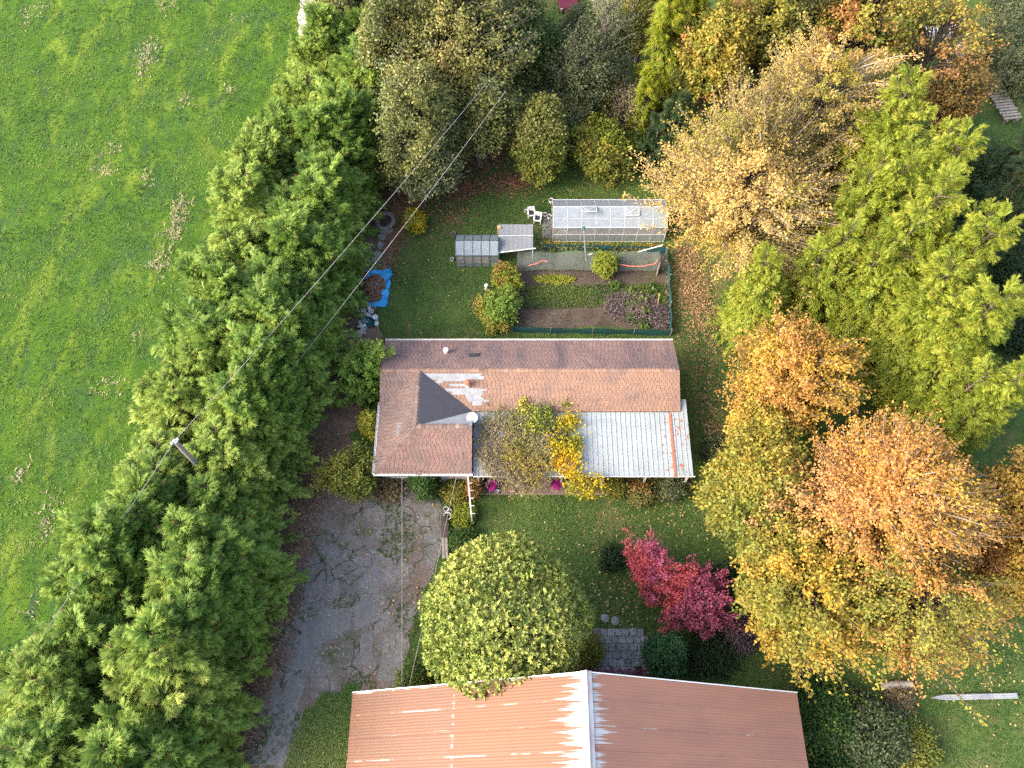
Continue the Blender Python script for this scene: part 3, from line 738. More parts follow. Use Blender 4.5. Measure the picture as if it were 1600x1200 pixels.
# ------------------------------------------------------------------ barn in the foreground
BX0, BX1, BXR, BZE, BZR, BYG, BYR, BYB = -8.24, 14.78, 3.36, 4.0, 10.0, 4.62, 4.86, -16.0
def barn_mat(name, c1, c2, white, side):
    """painted corrugated iron, x runs up the slope from ridge (0) outwards in the sheet's own coordinates"""
    m, nt, ln, p = new_mat(name)
    c = ramp(nt, ln, tex(nt, ln, .5, 6, .6, .2, stretch=(.5, 2, 1)), [(.35, c1), (.65, c2)])
    tc = nt.new('ShaderNodeTexCoord'); sx = nt.new('ShaderNodeSeparateXYZ'); ln.new(tc.outputs['Object'], sx.inputs[0])
    # distance from the ridge, ragged along each corrugation
    n1 = tex(nt, ln, 1.0, 8, .78, 0, stretch=(.05, 3.2, .0))
    ab = nt.new('ShaderNodeMath'); ab.operation = 'ABSOLUTE'; ln.new(sx.outputs[0], ab.inputs[0])
    ma = nt.new('ShaderNodeMath'); ma.operation = 'MULTIPLY_ADD'; ma.inputs[1].default_value = white[1]; ma.inputs[2].default_value = -white[1] * .46
    ln.new(n1, ma.inputs[0])
    sb = nt.new('ShaderNodeMath'); sb.operation = 'SUBTRACT'; ln.new(ma.outputs[0], sb.inputs[0]); ln.new(ab.outputs[0], sb.inputs[1])
    ad = nt.new('ShaderNodeMath'); ad.operation = 'ADD'; ad.inputs[1].default_value = white[0]; ln.new(sb.outputs[0], ad.inputs[0])
    f = ramp(nt, ln, ad.outputs[0], [(.0, (0, 0, 0)), (.12, (1, 1, 1))])
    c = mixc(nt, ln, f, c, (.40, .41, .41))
    f2 = ramp(nt, ln, tex(nt, ln, 1.3, 4, .6, 0, stretch=(.16, 9, 0)), [(.70, (0, 0, 0)), (.76, (1, 1, 1))]); c = mixc(nt, ln, f2, c, (.40, .37, .34))
    # paint worn off along the lap of each sheet
    ed = nt.new('ShaderNodeMath'); ed.operation = 'LESS_THAN'; ed.inputs[1].default_value = .06; ln.new(sx.outputs[1], ed.inputs[0])
    wr = ramp(nt, ln, tex(nt, ln, .55, 6, .75, 0, stretch=(1, .9, 0)), [(.50, (0, 0, 0)), (.56, (1, 1, 1))])
    f3 = mixc(nt, ln, ed.outputs[0], (0, 0, 0), wr); c = mixc(nt, ln, f3, c, (.36, .33, .30))
    ln.new(c, p.inputs['Base Color']); p.inputs['Roughness'].default_value = .55
    return m
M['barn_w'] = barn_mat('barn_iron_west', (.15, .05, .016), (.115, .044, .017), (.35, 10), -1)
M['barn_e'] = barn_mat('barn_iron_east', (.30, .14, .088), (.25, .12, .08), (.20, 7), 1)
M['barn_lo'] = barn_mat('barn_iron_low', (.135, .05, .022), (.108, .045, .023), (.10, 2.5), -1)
barn = thing('barn', 'big barn with rust-orange corrugated iron roof and flaking white ridge', 'barn', (BXR, -5, 0))
bp0 = Vector(barn.location)
def corr_sheet(name, L, W, mat, pitch=.14, amp=.004):
    """corrugated sheet: x along the slope 0..L, y across 0..W"""
    n = int(W / pitch) * 4; ys = np.linspace(0, W, n + 1); zs = amp * np.cos(ys / pitch * 2 * math.pi)
    V = np.concatenate([np.stack([np.zeros(n+1), ys, zs], 1), np.stack([np.full(n+1, L), ys, zs], 1)])
    F = np.stack([np.arange(n), np.arange(n) + n + 1, np.arange(n) + n + 2, np.arange(n) + 1], 1)
    me = npmesh(name, V, F); me.materials.append(mat); return me
SW = 1.12
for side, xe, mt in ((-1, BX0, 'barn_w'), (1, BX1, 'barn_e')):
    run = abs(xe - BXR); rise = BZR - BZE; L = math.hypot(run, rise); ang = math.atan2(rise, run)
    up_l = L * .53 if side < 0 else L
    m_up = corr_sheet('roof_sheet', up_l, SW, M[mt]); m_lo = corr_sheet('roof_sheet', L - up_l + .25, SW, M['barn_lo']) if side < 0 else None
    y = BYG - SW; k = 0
    rot = Matrix.Rotation(math.pi if side < 0 else 0, 4, 'Z')
    while y > BYB:
        prow = (BYR - BYG)
        for me, off, lift in ((m_up, 0, .012), (m_lo, up_l - .2, 0)):
            if me is None: continue
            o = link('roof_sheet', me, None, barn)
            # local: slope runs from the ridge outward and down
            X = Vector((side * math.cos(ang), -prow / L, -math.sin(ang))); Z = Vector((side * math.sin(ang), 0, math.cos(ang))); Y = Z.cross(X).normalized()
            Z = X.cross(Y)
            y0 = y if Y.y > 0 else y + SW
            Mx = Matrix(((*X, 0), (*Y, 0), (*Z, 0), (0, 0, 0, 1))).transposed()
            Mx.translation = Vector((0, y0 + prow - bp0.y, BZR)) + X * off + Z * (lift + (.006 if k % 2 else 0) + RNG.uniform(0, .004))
            o.matrix_local = Mx
        y -= SW - .06; k += 1
mb = MB()
for sg in (-1, 1):
    mb.poly([(0, BYR + .1 - bp0.y, BZR + .08), (0, BYB - bp0.y, BZR + .08), (sg * .26, BYB - bp0.y, BZR - .06), (sg * .26, BYR + .1 - bp0.y, BZR - .06)][::sg])
mb.tube([(0, BYR + .12 - bp0.y, BZR + .08), (0, BYB - bp0.y, BZR + .08)], .05, 8)
M['ridge'] = pm('ridge_flashing', (.55, .52, .50), (.36, .28, .25), 2, .5, stretch=(1, .4, 1)); mb.build('ridge_flashing', M['ridge'], barn)
for sg, xe in ((-1, BX0), (1, BX1)):
    mb = MB(); mb.bar((0, BYR + .05 - bp0.y, BZR - .05), (xe - BXR, BYG + .05 - bp0.y, BZE - .05), .05, .2); mb.build('barge_board', M['white'], barn)
mb = MB(); x0, x1 = BX0 + .5 - BXR, BX1 - .5 - BXR; yg = BYG - .4 - bp0.y
mb.poly([(x1, yg, 0), (x0, yg, 0), (x0, yg, BZE - .05), (0, yg, BZR - .35), (x1, yg, BZE - .05)])
yb = BYB + .3 - bp0.y
mb.poly([(x0, yb, 0), (x1, yb, 0), (x1, yb, BZE - .05), (0, yb, BZR - .35), (x0, yb, BZE - .05)])
mb.poly([(x0, yg, 0), (x0, yb, 0), (x0, yb, BZE - .05), (x0, yg, BZE - .05)]); mb.poly([(x1, yb, 0), (x1, yg, 0), (x1, yg, BZE - .05), (x1, yb, BZE - .05)])
mb.build('wall', M['wood'], barn)
MB().box((x0 + 3, yg + .01, 0), (x0 + 6, yg + .07, 3.2)).build('door', M['dark_wood'], barn)

# ------------------------------------------------------------------ the tall hedge between field and drive
ORD = ['first', 'second', 'third', 'fourth', 'fifth', 'sixth', 'seventh', 'eighth', 'ninth', 'tenth', 'eleventh', 'twelfth', 'thirteenth', 'fourteenth', 'fifteenth',
       'sixteenth', 'seventeenth', 'eighteenth', 'nineteenth', 'twentieth', 'twenty-first', 'twenty-second', 'twenty-third', 'twenty-fourth', 'twenty-fifth',
       'twenty-sixth', 'twenty-seventh', 'twenty-eighth', 'twenty-ninth', 'thirtieth', 'thirty-first', 'thirty-second', 'thirty-third', 'thirty-fourth', 'thirty-fifth']
HED = [conifer_mesh('hedge_conifer', 100 + k, 8.6, 3.0, 500, 40, ('hedge', 'hedge_sunlit_gold', 'hedge')[k], rise=.6, droop=.32, power=.62, size=(.21, .42)) for k in range(3)]
POLE_TOP = at(274, 690, 9.6)
def along(line, step, phase):
    seg = np.linalg.norm(np.diff(line, axis=0), axis=1); cum = np.concatenate([[0], seg.cumsum()]); out = []
    s = phase
    while s < cum[-1]:
        i = min(np.searchsorted(cum, s) - 1, len(seg) - 1); i = max(i, 0); t = (s - cum[i]) / seg[i]; out.append(line[i] * (1 - t) + line[i + 1] * t); s += step
    return out
hr = np.random.default_rng(11)
for row, line, word in ((0, HE, 'driveway'), (1, HW, 'field')):
    k = 0
    for q in along(line, 2.55, .3 + 1.3 * row):
        if q[1] < -2.2 or q[1] > 68: continue
        xy = q + hr.normal(0, .3, 2); dp = np.linalg.norm(xy - POLE_TOP[:2])
        if dp < 2.0: continue
        s = hr.uniform(.9, 1.1) * (1.12 if q[1] < 14 else 1.0) * (.84 if dp < 3.4 else 1); w = hr.uniform(1.05, 1.28)
        v = (0, 2, 0, 2, 1)[hr.integers(5)] if row == 0 else (1, 1, 1, 0, 2)[hr.integers(5)]  # field-side row leans to the yellower mesh: its sunlit side put into leaf colour
        place_conifer('hedge_conifer', 'feathery green conifer in hedge, %s-side row, %s from the bottom of the photo' % (word, ORD[k]),
                      'conifers of the tall hedge', xy, HED[v], (w, w, s), hr.uniform(0, 6.28), tuple(hr.normal(0, .04, 2)))
        k += 1

# ------------------------------------------------------------------ trees
CED = [conifer_mesh('cedar', 200 + k, 13.5, 3.6, 660, 44, 'cedar', rise=.3, droop=.5, power=.5, size=(.21, .4), leaders=7, low=.12) for k in range(1)]
LIM = conifer_mesh('lime_cedar', 220, 12, 2.1, 150, 34, 'lime', rise=.25, droop=.6, power=.6, size=(.4, .7), leaders=2)
DRK = conifer_mesh('dark_conifer', 230, 9, 2.4, 130, 30, 'dark', rise=.25, droop=.35, power=.6, size=(.4, .7))
tr_ = np.random.default_rng(23)
for k, (px, py, sc, lab) in enumerate([
        (1375, 235, 1.0, 'bright green drooping cedar right of the pale golden tree, topmost of the cedars'),
        (1440, 300, .98, 'bright green drooping cedar, second down the right edge of the cedar clump'),
        (1350, 345, .95, 'bright green drooping cedar between the pale golden tree and the cedar clump'),
        (1405, 400, 1.05, 'bright green drooping cedar in the middle of the cedar clump'),
        (1470, 425, 1.0, 'bright green drooping cedar, third down the right edge of the clump'),
        (1285, 430, .8, 'bright green drooping cedar below the pale golden tree'),
        (1190, 470, .7, 'small bright green cedar nearest the garden fence, left end of the clump'),
        (1425, 500, .95, 'bright green drooping cedar right of the dark hollow in the clump'),
        (1490, 545, 1.0, 'bright green drooping cedar at the lower right of the clump'),
        (1500, 645, .85, 'bright green cedar with yellow leaves behind it, lowest of the clump'),
        (1350, 480, .75, 'bright green cedar just above the orange-yellow tree')]):
    h = 13.5 * sc; xy = at(px, py, h * .55)[:2]
    place_conifer('cedar_tree', lab, 'cedars right of the house', xy, CED[0], (sc * 1.02, sc * 1.02, sc), tr_.uniform(0, 6.28), tuple(tr_.normal(0, .03, 2)))
for px, py, sc, me, nm, lab in [(1040, 75, 1.0, LIM, 'cedar_tree', 'tall lime-yellow cedar at top of photo left of the olive-gold tree'),
                                (1010, 165, .62, LIM, 'cedar_tree', 'short yellow-green cedar behind the bare-branched bush'),
                                (1075, 30, .9, LIM, 'cedar_tree', 'lime cedar at the very top edge of the photo'),
                                (1050, 195, .75, DRK, 'dark_conifer', 'dark green conifer beside the leafy path behind the greenhouse'),
                                (1590, 300, 1.0, DRK, 'dark_conifer', 'dark conifer at right edge beside the bright cedars'),
                                (1630, 235, .9, DRK, 'dark_conifer', 'dark conifer at right edge below the timber stack')]:
    xy = at(px, py, 6 * sc)[:2]; place_conifer(nm, lab, None, xy, me, (sc, sc, sc), tr_.uniform(0, 6.28))

def tree(name, label, px, py, rpx, h, pal, seed, aspect=1.0, rz=None, zc=None, cat='tree', **kw):
    rz = rz if rz is not None else h * .40
    zc = zc if zc is not None else h - rz
    xy, R = crown_at(px, py, zc, rpx)
    return broadleaf(name, label, cat, xy, h, (R, R * aspect, rz), zc, seed, pal, **kw)
# right-hand autumn trees
tree('golden_tree', 'wide pale golden tree above the path right of the greenhouse', 1178, 270, 150, 13, 'tan', 301, 1.05, ntip=580, per=92, leaf=(.17, .11), spread=.27, spiky=.16, bark='pale_bark', lump=.22, fill=.6, tmin=.32, patch=('olive_gold', .12))
tree('golden_tree', 'spiky pale tan tree behind the pale golden tree, its bare twigs showing', 1285, 150, 98, 13.5, 'tan', 302, 1.0, ntip=330, per=80, leaf=(.17, .11), spread=.2, spiky=.3, fill=.55, bark='pale_bark', tmin=.4, patch=('olive_gold', .08))
tree('autumn_tree', 'orange and yellow tree nearest the right end of the house', 1238, 590, 92, 10.5, 'orange', 303, 1.0, ntip=380, per=76, leaf=(.165, .105), spread=.25, spiky=.14, fill=.6, tmin=.35, lump=.3, patch=('gold', .4))
tree('autumn_tree', 'largest orange tree, with pinkish spiky top, right of the red maple', 1378, 775, 152, 13.5, 'orange', 304, .95, ntip=640, per=92, leaf=(.165, .105), spread=.26, spiky=.16, lump=.25, fill=.6, tmin=.32, patch=('gold', .1), bark='pale_bark', bias=.62)
tree('autumn_tree', 'golden orange tree with long drooping tips at the lower right', 1432, 925, 118, 11, 'olive_gold', 305, 1.0, ntip=440, per=80, leaf=(.16, .10), spread=.22, spiky=.26, fill=.55, tmin=.35, lump=.3, patch=('orange', .5), bias=.45, low=-.8)
tree('broadleaf_tree', 'olive green tree reaching toward the rusty corner of the carport', 1180, 765, 88, 8.5, 'olive_gold', 306, 1.0, ntip=330, per=65, leaf=(.22, .14), spread=.3, bias=.2)
tree('broadleaf_tree', 'yellow-olive tree right of the red maple, below the olive tree', 1255, 915, 105, 9, 'olive_gold', 307, 1.0, ntip=420, per=65, leaf=(.2, .13), spread=.28, patch=('gold', .16), bias=.42, spiky=.15)
tree('broadleaf_tree', 'small golden tree between the orange-yellow tree and the olive tree', 1190, 665, 55, 7.5, 'gold', 317, 1.0, ntip=200, per=55, leaf=(.2, .13), spread=.25, patch=('olive_gold', .5))
tree('autumn_tree', 'orange tree cut by the right edge of the photo', 1600, 800, 75, 9, 'rust', 308, 1.0, ntip=260, per=60, leaf=(.2, .13), spread=.25, patch=('gold', .4), spiky=.15)
tree('autumn_tree', 'yellow-orange tree at right edge below the other edge tree', 1575, 895, 50, 7, 'gold', 318, 1.0, ntip=160, per=55, leaf=(.2, .13), spread=.25, patch=('rust', .4), spiky=.2)
# trees along the top
tree('broadleaf_tree', 'olive-gold tree at top beside the lime cedar', 1120, 85, 72, 11, 'olive_gold', 309, 1.0, ntip=300, per=60, leaf=(.26, .16), spread=.3, patch=('rust', .12), bias=.35)
tree('broadleaf_tree', 'olive tree at the top edge behind the spiky tan tree', 1215, 25, 85, 12, 'olive_gold', 310, 1.0, ntip=320, per=60, leaf=(.26, .16), spread=.32, patch=('olive', .5), bias=.35)
tree('broadleaf_tree', 'rusty olive tree at the top edge, left of the white junk', 1345, 35, 90, 12, 'olive_gold', 311, 1.0, ntip=340, per=60, leaf=(.26, .16), spread=.32, patch=('rust', .25), bias=.4)
tree('autumn_tree', 'rust-orange tree at top right left of the timber stack', 1462, 70, 82, 11, 'rust', 312, 1.0, ntip=130, per=44, leaf=(.24, .15), spread=.26, spiky=.15, patch=('olive_gold', .25))
tree('autumn_tree', 'small rust-orange tree overhanging the timber stack', 1488, 162, 42, 7.5, 'rust', 313, 1.0, ntip=150, per=50, leaf=(.22, .14), spread=.25, spiky=.25)
for k, (px, py, r, h, lab) in enumerate([
        (612, 95, 62, 12, 'olive evergreen tree beside the hedge at top left of the clump'),
        (705, 75, 100, 13.5, 'largest olive evergreen tree, rounded, at the top behind the leafy lawn'),
        (795, 45, 72, 12, 'olive evergreen tree at top, right end of the clump'),
        (655, 190, 74, 11, 'olive evergreen tree where the wires pass into the clump'),
        (745, 165, 55, 10, 'olive evergreen tree hanging over the red leaf litter'),
        (560, 10, 60, 12, 'olive evergreen tree behind the hedge at the top edge')]):
    tree('evergreen_tree', lab, px, py, r, h, 'olive', 320 + k, 1.05, ntip=int(r * 4.3), per=80, leaf=(.21, .125), spread=.36, mat='gloss_leaf', lump=.26, fill=.7, noise_f=(.4, 1.2), group='olive evergreens at the top', patch=('grey_green', .2))
tree('evergreen_tree', 'low grey-green tree at foot of the olive clump beside the hedge', 655, 265, 48, 6.5, 'grey_green', 330, 1.0, ntip=230, per=65, leaf=(.22, .13), spread=.3, mat='gloss_leaf')
tree('oval_tree', 'neat oval olive tree standing alone at back of the lawn', 845, 215, 46, 8.0, 'olive_gold', 331, 1.0, rz=3.7, ntip=330, per=65, leaf=(.22, .14), spread=.28, bias=.25, fill=.72, lump=.12, patch=('olive', .3), low=-.9)
for k, (px, py, r, h, pal, lab) in enumerate([
        (905, 120, 52, 8, 'grey_green', 'thin grey-green tree below the parked red car'),
        (945, 60, 50, 11, 'grey_green', 'tall thin grey-green tree in front of the white shed'),
        (985, 45, 40, 10, 'olive_gold', 'tall tree with yellow leaves beside the lime cedar'),
        (885, 185, 34, 5, 'grey_green', 'low grey bush behind the oval tree'),
        (845, 90, 42, 9, 'green', 'dark green tree left of the parked red car'),
        (905, 55, 36, 7, 'grey_green', 'small grey-green tree just below the bonnet of the red car'),
        (1010, 10, 40, 9, 'olive', 'olive tree at the top edge left of the lime cedar')]):
    tree('thin_tree', lab, px, py, r, h, pal, 340 + k, 1.0, ntip=95 if k in (1, 2) else 190, per=44 if k in (1, 2) else 52, leaf=(.2, .12), spread=.35, bark='pale_bark', fill=.35, spiky=.1)
tree('bush', 'yellow-green bush right of the oval tree, behind the greenhouse', 935, 235, 48, 4.5, 'olive_gold', 350, 1.0, zc=2.2, rz=2.2, cat='bush', stems=6, ntip=240, per=60, leaf=(.2, .13), spread=.28, patch=('yellow_green', .35), spiky=.1)
tree('bush', 'bare branching bush with pale limbs in front of the lime cedar', 985, 160, 48, 5.5, 'dry', 351, 1.0, zc=3, rz=2.8, cat='bush', stems=9, ntip=110, per=26, leaf=(.18, .1), spread=.3, bark='pale_bark', spiky=.35, trunk_r=.3, branch_vis=1.0)
tree('bush', 'small bright green bush behind the left end of the greenhouse', 990, 232, 26, 2.6, 'green', 352, 1.0, zc=1.2, rz=1.2, cat='bush', stems=5, ntip=110, per=50, leaf=(.18, .12), spread=.2, bias=.7)
tree('bush', 'yellow bush left of the bare branching bush', 945, 140, 34, 4.5, 'yellow_green', 353, 1.0, zc=2.6, rz=1.8, cat='bush', stems=5, ntip=110, per=45, leaf=(.18, .12), spread=.28)
# dark scrub on the far right
for k, (px, py, r, h, pal) in enumerate([(1560, 60, 60, 4.5, 'grey_green'), (1595, 115, 44, 4, 'grey_green'), (1545, 265, 48, 4, 'dark'), (1565, 345, 42, 3.5, 'dark'), (1590, 10, 60, 5, 'grey_green'), (1595, 430, 45, 3.5, 'dark'), (1600, 520, 42, 3, 'dark')]):
    tree('scrub', ('grey-green scrub at the top right corner beyond the timber stack', 'grey-green scrub at right edge beside the timber stack',
                   'dark scrub below the small rust tree at right', 'dark scrub at the right edge beside the second cedar', 'grey-green scrub filling the top right corner of the photo',
                   'dark scrub at the right edge beside the third cedar', 'low dark scrub at the right edge, lowest beside the cedars')[k], px, py, r, h, pal, 360 + k, 1.0, zc=h * .45, rz=h * .5, cat='scrub', stems=7, ntip=120, per=40, leaf=(.2, .12), spread=.35)

# clipped evergreen ball tree in front of the barn
def ball_tree(label, px, py, rpx, h, zc, rz, seed):
    r = np.random.default_rng(seed); xy, R = crown_at(px, py, zc, rpx)
    root = thing('ball_tree', label, 'tree', (xy[0], xy[1], 0))
    Vs, Fs, Cs, off = [], [], [], 0
    lumpn = wave_noise(seed, 3, 10, 2.5, 6); tn = wave_noise(seed + 1, 3, 10, 1.2, 4); gap = wave_noise(seed + 2, 3, 14, 5, 12); lump2 = wave_noise(seed + 4, 3, 12, 7, 14)
    for layer, (n, f) in enumerate(((3900, 1.0), (2300, .91), (1300, .8))):
        i = np.arange(n) + .5; zz = 1 - 1.72 * i / n; a = i * 2.39996; s = np.sqrt(1 - zz ** 2)
        D = norm(np.stack([s * np.cos(a), s * np.sin(a), zz], 1) + r.normal(0, .016, (n, 3)))
        rad = f * (1 + .03 * lumpn(D) + .022 * lump2(D) + r.normal(0, .014, n))
        if layer == 0: keep = gap(D) < 1.15; D, rad = D[keep], rad[keep]; n = len(D)
        pos = D * rad[:, None] * (R, R, rz); ax = norm(D / (R, R, rz) + r.normal(0, .22, (n, 3)) + (0, 0, .0))
        tone = np.clip(.42 + .15 * tn(D) + r.normal(0, .2, n), 0, 1); rsz = r.uniform(.7, 1.35, n)
        q = norm(np.cross(ax, r.normal(size=(n, 3)))); w = np.cross(ax, q)
        for k in range(7):
            an = k * .9 + r.normal(0, .15, n); tilt = r.uniform(.7, 1.25, n) if k < 5 else r.uniform(.15, .5, n)
            d = ax * np.cos(tilt)[:, None] + (q * np.cos(an)[:, None] + w * np.sin(an)[:, None]) * np.sin(tilt)[:, None]
            c = pick('holly', np.clip(tone + (.15 if k >= 5 else 0) + r.normal(0, .07, n), 0, 1))
            V, F, C = leaves(pos, d, ax, r.uniform(.16, .235, n) * rsz, r.uniform(.085, .12, n) * rsz, c)
            Vs.append(V); Fs.append(F + off); Cs.append(C); off += len(V)
    V = np.vstack(Vs) + (0, 0, zc); V[:, 2] = np.maximum(V[:, 2], .05)
    link('crown', npmesh('ball_crown', V, np.vstack(Fs), np.vstack(Cs)), M['gloss_leaf'], root)
    s = np.linspace(0, 1, 6); tp = np.zeros((1, 6, 3)); tp[0, :, 2] = s * (zc + rz * .5)
    TV, TF = tubes(tp, (.26 * (1 - .7 * s))[None], 9); link('trunk', npmesh('ball_trunk', TV, TF, smooth=True), M['bark'], root)
    n = 60; d = norm(r.normal(size=(n, 3)) + (0, 0, .3)); bs = np.linspace(0, 1, 5)
    bp = np.array([0, 0, zc * .6])[None, None] + (d[:, None] * (R, R, rz) * .85 + (0, 0, zc * .4)) * bs[None, :, None]
    BV, BF = tubes(bp, np.tile(.06 * (1 - bs * .8), (n, 1)), 4); link('branches', npmesh('ball_branches', BV, BF), M['bark'], root)
ball_tree('round yellow-green evergreen ball tree overlapping the barn roof edge', 790, 972, 128, 10, 5.8, 4.2, 400)

# red maples
tree('red_maple', 'left red maple, scarlet, beside the stone paving', 1010, 893, 37, 4.0, 'red', 410, 1.1, zc=2.7, rz=1.2, ntip=130, per=62, leaf=(.16, .10), spread=.17, spiky=.12, bark='pale_bark', lump=.32, fill=.4, patch=('crimson', .3), trunk_r=.1)
tree('red_maple', 'right red maple, crimson-pink, left of the yellow-olive tree', 1084, 932, 47, 4.0, 'crimson', 411, 1.0, zc=2.6, rz=1.3, ntip=180, per=62, leaf=(.16, .10), spread=.17, spiky=.12, bark='pale_bark', lump=.32, fill=.4, patch=('red', .3), trunk_r=.1)
# shrubs around house and yard
SH = [
 ('shrub', 'upright green evergreen shrub at the north-west corner of the house', 572, 580, 44, 4.2, 'hedge', 2.0, 2.3, dict(ntip=230, per=75, leaf=(.17, .09), spread=.13, bias=.6, spiky=.1, tmin=.55)),
 ('shrub', 'yellow sapling shrub against the west wall of the wing', 579, 664, 22, 2.6, 'yellow_green', 1.5, 1.2, dict(ntip=90, per=50, leaf=(.17, .11), spread=.16, bias=.7)),
 ('shrub', 'olive-yellow shrub at the head of the driveway', 544, 741, 44, 3.0, 'olive_gold', 1.5, 1.5, dict(ntip=220, per=55, leaf=(.16, .1), spread=.22, bias=.45, spiky=.12)),
 ('shrub', 'dark green shrub growing against the wing gutter', 664, 750, 22, 2.8, 'green', 1.5, 1.4, dict(ntip=130, per=60, leaf=(.15, .08), spread=.18, bias=.35)),
 ('shrub', 'dry brown-green plants under the wing gutter left of the dark shrub', 606, 762, 26, 1.1, 'dry', .5, .5, dict(ntip=80, per=40, leaf=(.14, .08), spread=.2)),
 ('shrub', 'yellow-green weeds beside the white pots', 724, 806, 17, .8, 'yellow_green', .4, .4, dict(ntip=100, per=40, leaf=(.13, .08), spread=.2, bias=.55)),
 ('shrub', 'yellow-green weeds under the white rail', 711, 768, 18, .9, 'olive_gold', .45, .45, dict(ntip=80, per=40, leaf=(.15, .09), spread=.2)),
 ('shrub', 'low green weeds between bench and ball tree', 726, 846, 20, 1.0, 'green', .5, .5, dict(ntip=90, per=40, leaf=(.15, .09), spread=.2, bias=.6)),
 ('shrub', 'brown-tinged shrub between white rail and tiled patio', 738, 765, 12, 1.6, 'rust', .8, .8, dict(ntip=60, per=36, leaf=(.14, .08), spread=.18)),
 ('garden_bush', 'grey-green bush with yellow top left of the vegetable plot', 778, 482, 34, 2.4, 'olive_gold', 1.2, 1.2, dict(ntip=190, per=55, leaf=(.15, .09), spread=.2, bias=.35, patch=('hedge', .55))),
 ('garden_bush', 'yellow and red-orange bush below the fleece shelter', 790, 432, 24, 1.8, 'yellow_green', 1.0, .9, dict(ntip=120, per=45, leaf=(.15, .1), spread=.18, bias=.6, patch=('rust', .3))),
 ('garden_bush', 'bright green bush rising through the garden netting', 945, 412, 22, 2.0, 'yellow_green', 1.0, 1.0, dict(ntip=140, per=50, leaf=(.13, .08), spread=.16, bias=.35)),
 ('sapling', 'little yellow sapling alone on the back lawn under the wires', 649, 344, 17, 2.0, 'yellow', 1.3, .8, dict(ntip=60, per=40, leaf=(.15, .1), spread=.16, patch=('yellow_green', .4))),
 ('round_shrub', 'dense blue-green shrub at the barn gable right of the paving', 1042, 1022, 33, 3.0, 'blue_green', 1.4, 1.6, dict(ntip=260, per=60, leaf=(.13, .08), spread=.16, bias=.55, fill=.75, lump=.1)),
 ('shrub', 'yellow-green shrub between ball tree and stone paving', 920, 1018, 25, 1.4, 'olive_gold', .7, .7, dict(ntip=110, per=45, leaf=(.13, .08), spread=.2, bias=.35)),
 ('shrub', 'reddish low shrub along the barn gable below the ball tree', 890, 1046, 28, 1.0, 'crimson', .5, .5, dict(ntip=90, per=40, leaf=(.12, .07), spread=.2, bias=.2, patch=('dry', .5))),
 ('shrub', 'purple-grey dead-looking shrub under the right red maple', 1160, 985, 34, 1.5, 'purple', .7, .8, dict(ntip=130, per=36, leaf=(.12, .07), spread=.25)),
 ('shrub', 'dark green low bush on the lawn left of the red maple', 958, 872, 20, 1.0, 'dark', .5, .5, dict(ntip=80, per=40, leaf=(.14, .09), spread=.2)),
 ('shrub', 'dark shrub hidden at right of the red maples', 1130, 905, 26, 1.6, 'dark', .8, .8, dict(ntip=90, per=40, leaf=(.14, .09), spread=.25)),
 ('shrub', 'dark weedy growth right of the blue-green shrub', 1110, 1020, 40, .9, 'dark', .4, .5, dict(ntip=120, per=36, leaf=(.14, .08), spread=.3)),
 ('shrub', 'dark green and yellow shrub between driveway and ball tree, at barn corner', 655, 1058, 30, 1.6, 'olive_gold', .7, .9, dict(ntip=120, per=45, leaf=(.13, .08), spread=.22, bias=.2, patch=('green', .5))),
 ('bramble', 'green bramble thicket against the right side of the barn', 1290, 1120, 62, 2.6, 'green', 1.2, 1.4, dict(ntip=330, per=55, leaf=(.16, .11), spread=.3, bias=.5, patch=('yellow_green', .08))),
 ('bramble', 'green bramble thicket right of the first, near the pale log', 1355, 1155, 60, 2.4, 'grey_green', 1.1, 1.3, dict(ntip=300, per=55, leaf=(.16, .11), spread=.3, bias=.4, patch=('green', .4))),
 ('bramble', 'bramble with yellow-olive leaves on the lawn at the bottom edge', 1415, 1165, 46, 1.6, 'olive_gold', .7, .9, dict(ntip=180, per=45, leaf=(.15, .1), spread=.28, bias=.3)),
 ('bramble', 'green bramble at the bottom edge beside the barn eave', 1310, 1215, 66, 2.2, 'green', 1.0, 1.2, dict(ntip=240, per=50, leaf=(.16, .11), spread=.3, bias=.4, patch=('yellow', .05))),
 ('brush_heap', 'heap of dry twigs lying behind the pale log', 1404, 1090, 26, .9, 'dry', .4, .5, dict(ntip=120, per=22, leaf=(.14, .05), spread=.2, bark='pale_bark')),
 ('shrub', 'dark shrub in the shade at the right end of carport', 1118, 700, 22, 1.2, 'dark', .6, .6, dict(ntip=80, per=40, leaf=(.14, .08), spread=.25, patch=('dry', .3))),
 ('shrub', 'green potted-looking bush along patio edge near the rusty end of carport', 1050, 762, 24, 1.3, 'grey_green', .6, .7, dict(ntip=100, per=45, leaf=(.13, .08), spread=.2, bias=.6)),
 ('shrub', 'brownish flowering shrub along the patio edge', 1000, 770, 22, 1.2, 'olive', .6, .6, dict(ntip=100, per=45, leaf=(.13, .08), spread=.2, bias=.7, patch=('rust', .3))),
 ('shrub', 'olive shrub on the patio edge right of the yellow vine', 962, 760, 18, 1.2, 'olive_gold', .6, .6, dict(ntip=80, per=45, leaf=(.13, .08), spread=.18)),
]
for k, (nm, lab, px, py, r, h, pal, zc, rz, kw) in enumerate(SH):
    kw = dict(kw); kw.setdefault('low', -.7)
    tree(nm, lab, px, py, r, h, pal, 500 + k, 1.0, zc=zc, rz=rz, cat='shrub' if nm not in ('sapling',) else 'sapling', stems=6 if nm != 'sapling' else 1, **kw)

